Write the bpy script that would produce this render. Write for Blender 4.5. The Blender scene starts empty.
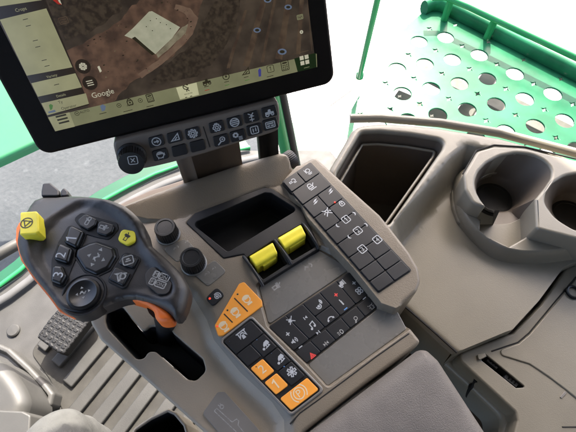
import bpy, bmesh, math, random
import numpy as np
from mathutils import Vector, Matrix
from mathutils.geometry import delaunay_2d_cdt
random.seed(4)
S = bpy.context.scene
COL = S.collection
R_ = math.radians
# ------------------------------------------------------------------ camera
FPX, CX, CY = 452.0, 288.0, 216.0
CAMH = 0.433
YAW, TILT = R_(-39), R_(30)
MC = Matrix.Rotation(YAW, 3, 'Z') @ Matrix.Rotation(TILT, 3, 'X')
CAM = Vector((0, 0, CAMH))
def cray(x, y): return MC @ Vector(((x-CX)/FPX, -(y-CY)/FPX, -1.0))
def U(x, y, z=0.0):
    d = cray(x, y); t = (z-CAMH)/d.z
    return CAM + d*t
def UD(x, y, depth): return CAM + cray(x, y)*depth
def P2(pts, z=0.0):
    """points seen in the photograph -> metres on the level plane z (a third number is the point's own level)"""
    o = []
    for p in pts:
        q = U(p[0], p[1], p[2] if len(p) > 2 else z); o.append((q.x, q.y))
    return o
class Frame:
    def __init__(s, o, ux, uy):
        s.o = Vector(o); s.ux = Vector(ux).normalized()
        s.n = s.ux.cross(Vector(uy)).normalized(); s.uy = s.n.cross(s.ux)
    def L(s, x, y, h=0.0):
        d = cray(x, y); t = ((s.o + s.n*h - CAM).dot(s.n))/d.dot(s.n)
        q = CAM + d*t - s.o
        return (q.dot(s.ux), q.dot(s.uy))
    def LL(s, pts, h=0.0): return [s.L(p[0], p[1], h) for p in pts]
    def W(s, a, b, h=0.0): return s.o + s.ux*a + s.uy*b + s.n*h
def HF(z): return Frame((0, 0, z), (1, 0, 0), (0, 1, 0))
# ------------------------------------------------------------------ materials
EXPO = 2.3
def lin(c):
    return tuple(((v/255)/12.92 if v/255 <= .04045 else ((v/255+.055)/1.055)**2.4) for v in c)
def nd(nt, t, **k):
    n = nt.nodes.new(t)
    for a, b in k.items(): setattr(n, a, b)
    return n
MATS = {}
ALB = dict(orange_button=.95, orange_rubber=1, yellow_plastic=1, white_print=.62, worn_print=.62, cream_print=.85, red_print=1, blue_print=1, dark_print=1, green_paint=.85, green_platform_paint=.72, green_frame_paint=.8, fender_paint=.60, grey_rubber_seal=1.0, ground_shade_tone=.75, pale_trousers=.27, grey_trim=.29, floor_mat_grey=.40, floor_mat_rib=.27, floor_mat_base=.34, armrest_vinyl=.76, console_plastic=.86, lit_wing_plastic=.90, side_plastic=.63, pedal_rubber=.3, satin_silver_plastic=.82, panel_rim_plastic=.75, keypad_bar_plastic=.72)
def mat(name, col, rough=.5, var=.12, scale=30, bump=0.0, bscale=900, metal=0.0, spec=.5, coat=0.0, dirt=0.0, emit=None, col2=None, rvar=.1, detail=6, lo=.35, hi=.65, bdist=.0004):
    if name in MATS: return MATS[name]
    k = 1.0 if emit else ALB.get(name, .60)
    col = tuple(v*k for v in col); col2 = tuple(v*k for v in col2) if col2 else None
    m = bpy.data.materials.new(name); m.use_nodes = True; nt = m.node_tree
    b = nt.nodes['Principled BSDF']
    tc = nd(nt, 'ShaderNodeTexCoord')
    n1 = nd(nt, 'ShaderNodeTexNoise'); n1.inputs['Scale'].default_value = scale; n1.inputs['Detail'].default_value = detail
    nt.links.new(tc.outputs['Object'], n1.inputs['Vector'])
    rp = nd(nt, 'ShaderNodeValToRGB'); e = rp.color_ramp.elements
    c2 = col2 or tuple(min(1, v*(1+var)) for v in col); c1 = col if col2 else tuple(v*(1-var) for v in col)
    e[0].position = lo; e[1].position = hi; e[0].color = (*c1, 1); e[1].color = (*c2, 1)
    nt.links.new(n1.outputs['Fac'], rp.inputs['Fac'])
    src = rp.outputs['Color']
    if dirt:
        n2 = nd(nt, 'ShaderNodeTexNoise'); n2.inputs['Scale'].default_value = 260; n2.inputs['Detail'].default_value = 8; n2.inputs['Roughness'].default_value = .7
        nt.links.new(tc.outputs['Object'], n2.inputs['Vector'])
        r2 = nd(nt, 'ShaderNodeValToRGB'); f = r2.color_ramp.elements
        f[0].position = .62; f[0].color = (0, 0, 0, 1); f[1].position = .8; f[1].color = (dirt, dirt, dirt, 1)
        nt.links.new(n2.outputs['Fac'], r2.inputs['Fac'])
        mx = nd(nt, 'ShaderNodeMix', data_type='RGBA'); mx.inputs[7].default_value = (.26, .235, .20, 1)
        nt.links.new(r2.outputs['Color'], mx.inputs[0]); nt.links.new(src, mx.inputs[6]); src = mx.outputs[2]
    nt.links.new(src, b.inputs['Base Color'])
    b.inputs['Roughness'].default_value = rough; b.inputs['Metallic'].default_value = metal
    b.inputs['Specular IOR Level'].default_value = spec; b.inputs['Coat Weight'].default_value = coat
    if rvar:
        mr = nd(nt, 'ShaderNodeMapRange'); mr.inputs[3].default_value = max(.02, rough-rvar); mr.inputs[4].default_value = min(1, rough+rvar)
        n3 = nd(nt, 'ShaderNodeTexNoise'); n3.inputs['Scale'].default_value = 45; n3.inputs['Detail'].default_value = 5
        nt.links.new(tc.outputs['Object'], n3.inputs['Vector']); nt.links.new(n3.outputs['Fac'], mr.inputs[0]); nt.links.new(mr.outputs[0], b.inputs['Roughness'])
    if bump:
        nb = nd(nt, 'ShaderNodeTexNoise'); nb.inputs['Scale'].default_value = bscale; nb.inputs['Detail'].default_value = 3
        nt.links.new(tc.outputs['Object'], nb.inputs['Vector'])
        bp = nd(nt, 'ShaderNodeBump'); bp.inputs['Strength'].default_value = bump; bp.inputs['Distance'].default_value = bdist
        nt.links.new(nb.outputs['Fac'], bp.inputs['Height']); nt.links.new(bp.outputs['Normal'], b.inputs['Normal'])
    if emit:
        k = 1/2**EXPO
        em = nd(nt, 'ShaderNodeMix', data_type='RGBA', blend_type='MULTIPLY'); em.inputs[0].default_value = 1; em.inputs[7].default_value = (emit*k, emit*k, emit*k, 1)
        nt.links.new(src, em.inputs[6]); nt.links.new(em.outputs[2], b.inputs['Emission Color']); b.inputs['Emission Strength'].default_value = 1
        dk = nd(nt, 'ShaderNodeMix', data_type='RGBA', blend_type='MULTIPLY'); dk.inputs[0].default_value = 1; dk.inputs[7].default_value = (.08, .08, .08, 1)
        nt.links.new(src, dk.inputs[6]); nt.links.new(dk.outputs[2], b.inputs['Base Color'])
    MATS[name] = m; return m
M_con = mat('console_plastic', (.228, .190, .140), .36, .06, 18, .6, 800, dirt=.10)
M_wing = mat('lit_wing_plastic', (.33, .272, .20), .38, .06, 18, .6, 800, dirt=.08)  # console plastic lightened: brighter light on the wing put into its colour
M_side = mat('side_plastic', (.340, .308, .240), .34, .05, 14, .3, 900, dirt=.05)
M_silver = mat('satin_silver_plastic', (.235, .222, .20), .27, .05, 25, .15, 900, metal=.15, dirt=.2, lo=.2, hi=.8)
M_rim = mat('panel_rim_plastic', (.27, .25, .225), .36, .06, 30, metal=.15)
M_pad = mat('armrest_vinyl', (.17, .15, .132), .62, .10, 40, .7, 1000, bdist=.0007)
M_black = mat('black_plastic', (.012, .012, .013), .42, .2, 40, .25, 1200)
M_tray = mat('tray_rubber', (.010, .0095, .010), .6, .2, 40, .2, 1000)
M_joy = mat('joystick_softtouch', (.035, .030, .028), .45, .15, 40, .3, 1300, spec=.6)
M_key = mat('button_black', (.012, .013, .017), .45, .15, 60, .1, 1200)
M_keyj = mat('joystick_button_black', (.013, .013, .014), .33, .15, 60)
M_orange = mat('orange_button', (.97, .37, .045), .45, .04, 60)
M_orj = mat('orange_rubber', (.85, .17, .02), .4, .06, 60)
M_yellow = mat('yellow_plastic', (.92, .78, .05), .42, .07, 60, .1, 900, dirt=.12)
M_white = mat('white_print', (.72, .74, .76), .6, .03)
M_dim = mat('worn_print', (.50, .49, .46), .6, .25, 400)
M_creamp = mat('cream_print', (.90, .72, .46), .6, .03)
M_red = mat('red_print', (.75, .06, .05), .5, .05)
M_blue = mat('blue_print', (.12, .30, .62), .5, .05)
M_dark = mat('dark_print', (.03, .025, .015), .5, .05)
M_led = mat('red_indicator', (1, .06, .03), .4, 0, emit=1.1)
M_holder = mat('keypad_bar_plastic', (.20, .165, .135), .42, .06, 20, .3, 1300)
M_bezel = mat('display_bezel', (.011, .008, .006), .55, .2, 30, .2, 1400, spec=.12)
M_green = mat('green_paint', (.03, .30, .10), .34, .08, 9, coat=.2)
M_plat = mat('green_platform_paint', (.03, .21, .10), .24, .22, 9, .06, 300, dirt=.5, spec=.16, rvar=.05)
M_dgreen = mat('green_frame_paint', (.008, .10, .045), .4, .08, 9)
M_floor = mat('floor_mat_grey', (.128, .125, .118), .6, .16, 22, .5, 700, dirt=.3)
M_matb = mat('floor_mat_base', (.085, .08, .07), .8, .3, 30, .5, 700, dirt=.4, col2=(.135, .128, .112))
M_rib = mat('floor_mat_rib', (.165, .162, .152), .6, .14, 22, .5, 700, dirt=.3)
M_sole = mat('pedal_rubber', (.012, .012, .013), .6, .3, 60, .3, 600)
M_trim = mat('grey_trim', (.22, .215, .20), .5, .07, 20, .3, 1200)
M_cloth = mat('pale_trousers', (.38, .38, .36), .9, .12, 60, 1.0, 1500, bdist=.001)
M_seal = mat('black_seal', (.01, .01, .01), .6, .2)
M_brown = mat('brown_plastic', (.115, .08, .052), .75, .1, 20, .3, 900)
MATS['brown_plastic'].node_tree.nodes['Principled BSDF'].inputs['Specular IOR Level'].default_value = .12
M_cupin = mat('cup_plastic', (.20, .165, .13), .45, .06, 16, .25, 1300)
M_cupfl = mat('cup_floor_rubber', (.035, .028, .022), .6, .15, 30, .2, 900)
M_met = mat('connector_metal', (.30, .30, .31), .35, .1, 60, metal=.6)
M_gshade = mat('ground_shade_tone', (.10, .10, .075), .6, .3, 12)  # dark tone of shaded ground, for the strips under the deck
M_fend = mat('fender_paint', (.045, .30, .125), .5, .10, 2.5)
M_seal2 = mat('grey_rubber_seal', (.10, .10, .10), .7, .15, 20)
M_peach = mat('sunlit_trim_plastic', (.42, .33, .25), .5, .05, 20)  # sunlight on the front strip is put into this peach colour
M_line = mat('seam_dark', (.02, .018, .016), .8, .1)
# ------------------------------------------------------------------ geometry helpers
def link(name, me, m=None, parent=None):
    o = bpy.data.objects.new(name, me); COL.objects.link(o)
    if m is not None: o.data.materials.append(m)
    if parent is not None:
        o.parent = parent
        if parent.type == 'EMPTY': o.matrix_parent_inverse = Matrix.Translation(-parent.location)
    return o
def thing(name, label, cat, loc=(0, 0, 0), group=None):
    o = bpy.data.objects.new(name, None); COL.objects.link(o); o.location = loc
    o.empty_display_size = .02
    tag(o, label, cat, group); return o
def tag(o, label=None, cat=None, group=None, kind=None):
    if label: o['label'] = label
    if cat: o['category'] = cat
    if group: o['group'] = group
    if kind: o['kind'] = kind
    return o
def mesh_obj(name, verts, faces, m, parent=None, smooth=None, ang=40):
    me = bpy.data.meshes.new(name); me.from_pydata([tuple(v) for v in verts], [], faces); me.validate()
    bm = bmesh.new(); bm.from_mesh(me); bmesh.ops.recalc_face_normals(bm, faces=bm.faces); bm.to_mesh(me); bm.free()
    if smooth is not None:
        fl = smooth if isinstance(smooth, list) and len(smooth) == len(me.polygons) else [True]*len(me.polygons)
        me.polygons.foreach_set('use_smooth', fl)
        me.set_sharp_from_angle(angle=R_(ang))
    return link(name, me, m, parent)
def area(p): return .5*sum(p[i][0]*p[(i+1) % len(p)][1]-p[(i+1) % len(p)][0]*p[i][1] for i in range(len(p)))
def ccw(p): return list(p) if area(p) > 0 else list(reversed(p))
def fillet(p, r, seg=6):
    n = len(p); out = []
    rr = r if isinstance(r, (list, tuple)) else [r]*n
    for i in range(n):
        a, b, c = Vector(p[i-1]), Vector(p[i]), Vector(p[(i+1) % n])
        u = (a-b); v = (c-b); lu, lv = u.length, v.length
        if lu < 1e-9 or lv < 1e-9 or rr[i] <= 0: out.append(tuple(b)); continue
        u /= lu; v /= lv
        th = math.acos(max(-1, min(1, u.dot(v))))
        if th > 3.05: out.append(tuple(b)); continue
        t = min(rr[i]/math.tan(th/2), .48*lu, .48*lv); r2 = t*math.tan(th/2)
        cc = b + (u+v).normalized()*(r2/math.sin(th/2))
        p0 = b+u*t; p1 = b+v*t
        a0 = math.atan2(p0.y-cc.y, p0.x-cc.x); a1 = math.atan2(p1.y-cc.y, p1.x-cc.x)
        da = (a1-a0+math.pi) % (2*math.pi)-math.pi
        for k in range(seg+1):
            q = a0+da*k/seg; out.append((cc.x+r2*math.cos(q), cc.y+r2*math.sin(q)))
    return out
def smoothp(p, it=2):
    for _ in range(it):
        q = []
        for i in range(len(p)):
            a, b = p[i], p[(i+1) % len(p)]
            q.append((.75*a[0]+.25*b[0], .75*a[1]+.25*b[1])); q.append((.25*a[0]+.75*b[0], .25*a[1]+.75*b[1]))
        p = q
    return p
def dense(p, s):
    out = []
    for i in range(len(p)):
        a, b = p[i], p[(i+1) % len(p)]; d = math.dist(a, b)
        if d < 1e-7: continue
        k = max(1, int(d/s))
        for j in range(k): out.append((a[0]+(b[0]-a[0])*j/k, a[1]+(b[1]-a[1])*j/k))
    return out
def offs(p, d):
    """move a counter-clockwise outline outward by d"""
    n = len(p); out = []
    for i in range(n):
        a, b, c = p[i-1], p[i], p[(i+1) % n]
        e1 = Vector((b[0]-a[0], b[1]-a[1])); e2 = Vector((c[0]-b[0], c[1]-b[1]))
        if e1.length < 1e-9: e1 = e2
        if e2.length < 1e-9: e2 = e1
        e1.normalize(); e2.normalize()
        n1 = Vector((e1.y, -e1.x)); n2 = Vector((e2.y, -e2.x)); m = n1+n2
        if m.length < 1e-6: m = n1
        m.normalize(); k = d/max(.45, m.dot(n1))
        out.append((b[0]+m.x*k, b[1]+m.y*k))
    return out
def inside(pts, poly):
    pts = np.asarray(pts); x, y = pts[:, 0], pts[:, 1]; r = np.zeros(len(pts), bool); q = np.asarray(poly)
    for i in range(len(q)):
        x0, y0 = q[i-1]; x1, y1 = q[i]
        if y0 == y1: continue
        c = ((y0 > y) != (y1 > y)) & (x < (x1-x0)*(y-y0)/(y1-y0)+x0); r ^= c
    return r
def segdist(pts, poly):
    pts = np.asarray(pts, float); q = np.asarray(poly, float); best = np.full(len(pts), 1e9)
    for i in range(len(q)):
        a = q[i-1]; d = q[i]-a; L = d@d
        if L < 1e-16: continue
        t = np.clip(((pts-a)@d)/L, 0, 1); e = pts-a-t[:, None]*d
        best = np.minimum(best, np.hypot(e[:, 0], e[:, 1]))
    return best
def sdist(pts, poly):
    d = segdist(pts, poly); return np.where(inside(pts, poly), d, -d)
def cdt(loops, extra=(), cuts=()):
    vs = []; es = []
    for lp in list(loops)+list(cuts):
        b = len(vs); vs += [Vector(p) for p in lp]; es += [(b+i, b+(i+1) % len(lp)) for i in range(len(lp))]
    vs += [Vector(p) for p in extra]
    v, e, f, *_ = delaunay_2d_cdt(vs, es, [], 0, 1e-7)
    v = [(q.x, q.y) for q in v]
    if not f: return v, []
    c = np.array([[sum(v[i][k] for i in t)/len(t) for k in (0, 1)] for t in f])
    ok = inside(c, loops[0])
    for h in loops[1:]: ok &= ~inside(c, h)
    return v, [t for t, o in zip(f, ok) if o]
def plate(name, m, parent, fr, poly, h1, h0, r=.001, holes=(), hd=None, rh=None, seg=4):
    """flat plate on a frame with rounded top edges and openings"""
    poly = ccw(poly); holes = [ccw(h) for h in holes]; rh = r if rh is None else rh
    top = offs(poly, -r); hts = [offs(h, rh) for h in holes]
    v2, tris = cdt([top]+hts)
    V = [fr.W(a, b, h1) for a, b in v2]; F = [tuple(t) for t in tris]; SM = [False]*len(F)
    def strip(lps):
        n = len(lps[0][0]); base = []
        for lp, h in lps:
            base.append(len(V)); V.extend(fr.W(a, b, h) for a, b in lp)
        for k in range(len(lps)-1):
            for i in range(n):
                j = (i+1) % n
                F.append((base[k]+i, base[k]+j, base[k+1]+j, base[k+1]+i)); SM.append(True)
    lps = []
    for k in range(seg+1):
        a = k/seg*math.pi/2; lps.append((offs(poly, -r+r*math.sin(a)), h1-r+r*math.cos(a)))
    lps.append((poly, h0)); strip(lps)
    for h in holes:
        lps = []
        for k in range(seg+1):
            a = k/seg*math.pi/2; lps.append((offs(h, rh-rh*math.sin(a)), h1-rh+rh*math.cos(a)))
        lps.append((h, hd if hd is not None else h0)); strip(lps)
    me = bpy.data.meshes.new(name); me.from_pydata([tuple(v) for v in V], [], F)
    me.polygons.foreach_set('use_smooth', SM)
    bm = bmesh.new(); bm.from_mesh(me); bmesh.ops.remove_doubles(bm, verts=bm.verts, dist=1e-6); bmesh.ops.recalc_face_normals(bm, faces=bm.faces); bm.to_mesh(me); bm.free()
    return link(name, me, m, parent)
def relief(name, m, parent, outer, z0=0.0, holes=(), regions=(), f=None, step=.005, r=.003, rh=.002, bottom=-.05, hbottom=None, ang=50, lines=()):
    """moulded shell: an outline filled with a surface whose height steps and swells between regions"""
    outer = ccw(dense(outer, step*.7)); holes = [ccw(dense(h, step*.6)) for h in holes]
    ex = []
    for d in (.06, .22, .5, .8, 1.05): ex += offs(outer, -r*d)
    for h in holes:
        for d in (.06, .22, .5, .8, 1.05): ex += offs(h, rh*d)
    for rg in regions:
        q = ccw(dense(rg[0], step*.7))
        for d in (-.52, -.35, -.18, 0, .18, .35, .52): ex += offs(q, rg[2]*d)
    xs = [p[0] for p in outer]; ys = [p[1] for p in outer]
    gx = np.arange(min(xs), max(xs), step); gy = np.arange(min(ys), max(ys), step)
    g = [(x+(.5*step if j % 2 else 0), y) for j, y in enumerate(gy) for x in gx]
    ng = len(g); pts = np.array(g+ex)
    d = sdist(pts, outer); keep = d > r*.03
    keep[:ng] &= d[:ng] > r*1.1
    for h in holes:
        dh = -sdist(pts, h); keep &= dh > rh*.03; keep[:ng] &= dh[:ng] > rh*1.1
    cuts = []
    for rg in regions:
        q = ccw(dense(rg[0], step*.7))
        if rg[2] < .012: cuts += [offs(q, -.5*rg[2]), offs(q, .5*rg[2])]
    cuts += [ccw(dense(c, step*.7)) for c in lines]
    v2, tris = cdt([outer]+holes, [tuple(p) for p in pts[keep]], cuts)
    def height(P):
        P = np.asarray(P, float)
        z = np.full(len(P), z0, float) if not callable(z0) else z0(P)
        for rg in regions:
            t = np.clip(sdist(P, rg[0])/rg[2]+.5, 0, 1); t = t*t*(3-2*t)
            zr = rg[1](P) if callable(rg[1]) else rg[1]
            z = z*(1-t)+zr*t
        if f: z = z+f(P)
        for lp, rr in [(outer, r)]+[(h, rh) for h in holes]:
            dd = np.clip(segdist(P, lp), 0, rr); z = z-(rr-np.sqrt(np.maximum(0, rr*rr-(rr-dd)**2)))
        return z
    z = height(v2)
    V = [(p[0], p[1], q) for p, q in zip(v2, z)]; F = [tuple(t) for t in tris]
    for lp, bt in [(outer, bottom)]+[(h, hbottom if hbottom is not None else bottom) for h in holes]:
        zz = height(lp); b = len(V); n = len(lp)
        V += [(p[0], p[1], q) for p, q in zip(lp, zz)]; V += [(p[0], p[1], bt) for p in lp]
        F += [(b+i, b+(i+1) % n, b+n+(i+1) % n, b+n+i) for i in range(n)]
    o = mesh_obj(name, V, F, m, parent, smooth=True, ang=ang)
    o_h[name] = height
    return o
o_h = {}
def dish(name, m, parent, loop, z1, z0, inset, steps=4, curve=.5):
    """a pocket: walls from the loop at z1 in to a floor at z0"""
    loop = ccw(dense(loop, .004)); n = len(loop); V = []; F = []
    prof = [(0, z1), (inset*.35, z1+(z0-z1)*.55), (inset*.6, z1+(z0-z1)*.88), (inset, z0)]
    for d, z in prof: V += [(p[0], p[1], z) for p in offs(loop, -d)]
    for k in range(len(prof)-1):
        for i in range(n):
            j = (i+1) % n; F.append((k*n+i, k*n+j, k*n+n+j, k*n+n+i))
    v2, tr = cdt([offs(loop, -inset)]); b = len(V)
    V += [(p[0], p[1], z0) for p in v2]; F += [tuple(b+i for i in t) for t in tr]
    return mesh_obj(name, V, F, m, parent, smooth=True, ang=60)
def lathe(name, m, parent, base, axis, prof, n=32, ridges=0, amp=0.0, rr=(0, 0)):
    """turned part; prof = [(radius, height)]; ridges cut flutes into the rows rr"""
    ax = Vector(axis).normalized(); t = Vector((1, 0, 0)) if abs(ax.x) < .9 else Vector((0, 1, 0))
    u = ax.cross(t).normalized(); w = ax.cross(u); V = []; F = []; b = Vector(base)
    for k, (r, h) in enumerate(prof):
        for i in range(n):
            a = 2*math.pi*i/n; q = r-(amp if ridges and rr[0] <= k <= rr[1] and i % 2 else 0)
            V.append(b+ax*h+u*(q*math.cos(a))+w*(q*math.sin(a)))
    for k in range(len(prof)-1):
        for i in range(n):
            j = (i+1) % n; F.append((k*n+i, k*n+j, k*n+n+j, k*n+n+i))
    F.append(tuple(range(n))); F.append(tuple((len(prof)-1)*n+i for i in range(n)))
    return mesh_obj(name, V, F, m, parent, smooth=True, ang=35)
def tube(name, m, parent, pts, rad, n=12, flat=1.0):
    pts = [Vector(p) for p in pts]; V = []; F = []; N = len(pts)
    rads = rad if isinstance(rad, (list, tuple)) else [rad]*N
    up = Vector((0, 0, 1))
    for k, p in enumerate(pts):
        d = (pts[min(k+1, N-1)]-pts[max(k-1, 0)]).normalized()
        u = d.cross(up if abs(d.z) < .95 else Vector((1, 0, 0))).normalized(); w = u.cross(d)
        for i in range(n):
            a = 2*math.pi*i/n; V.append(p+u*rads[k]*math.cos(a)+w*rads[k]*flat*math.sin(a))
    for k in range(N-1):
        for i in range(n):
            j = (i+1) % n; F.append((k*n+i, k*n+j, k*n+n+j, k*n+n+i))
    F.append(tuple(range(n))); F.append(tuple((N-1)*n+i for i in range(n)))
    return mesh_obj(name, V, F, m, parent, smooth=True, ang=50)
def box(name, m, parent, lo, hi, bev=.003):
    me = bpy.data.meshes.new(name); bm = bmesh.new(); bmesh.ops.create_cube(bm, size=1)
    for v in bm.verts: v.co = Vector([(lo[i]+hi[i])/2+v.co[i]*(hi[i]-lo[i]) for i in range(3)])
    if bev: bmesh.ops.bevel(bm, geom=bm.edges[:], offset=bev, segments=3, affect='EDGES', profile=.5)
    bm.to_mesh(me); bm.free(); return link(name, me, m, parent)
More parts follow.
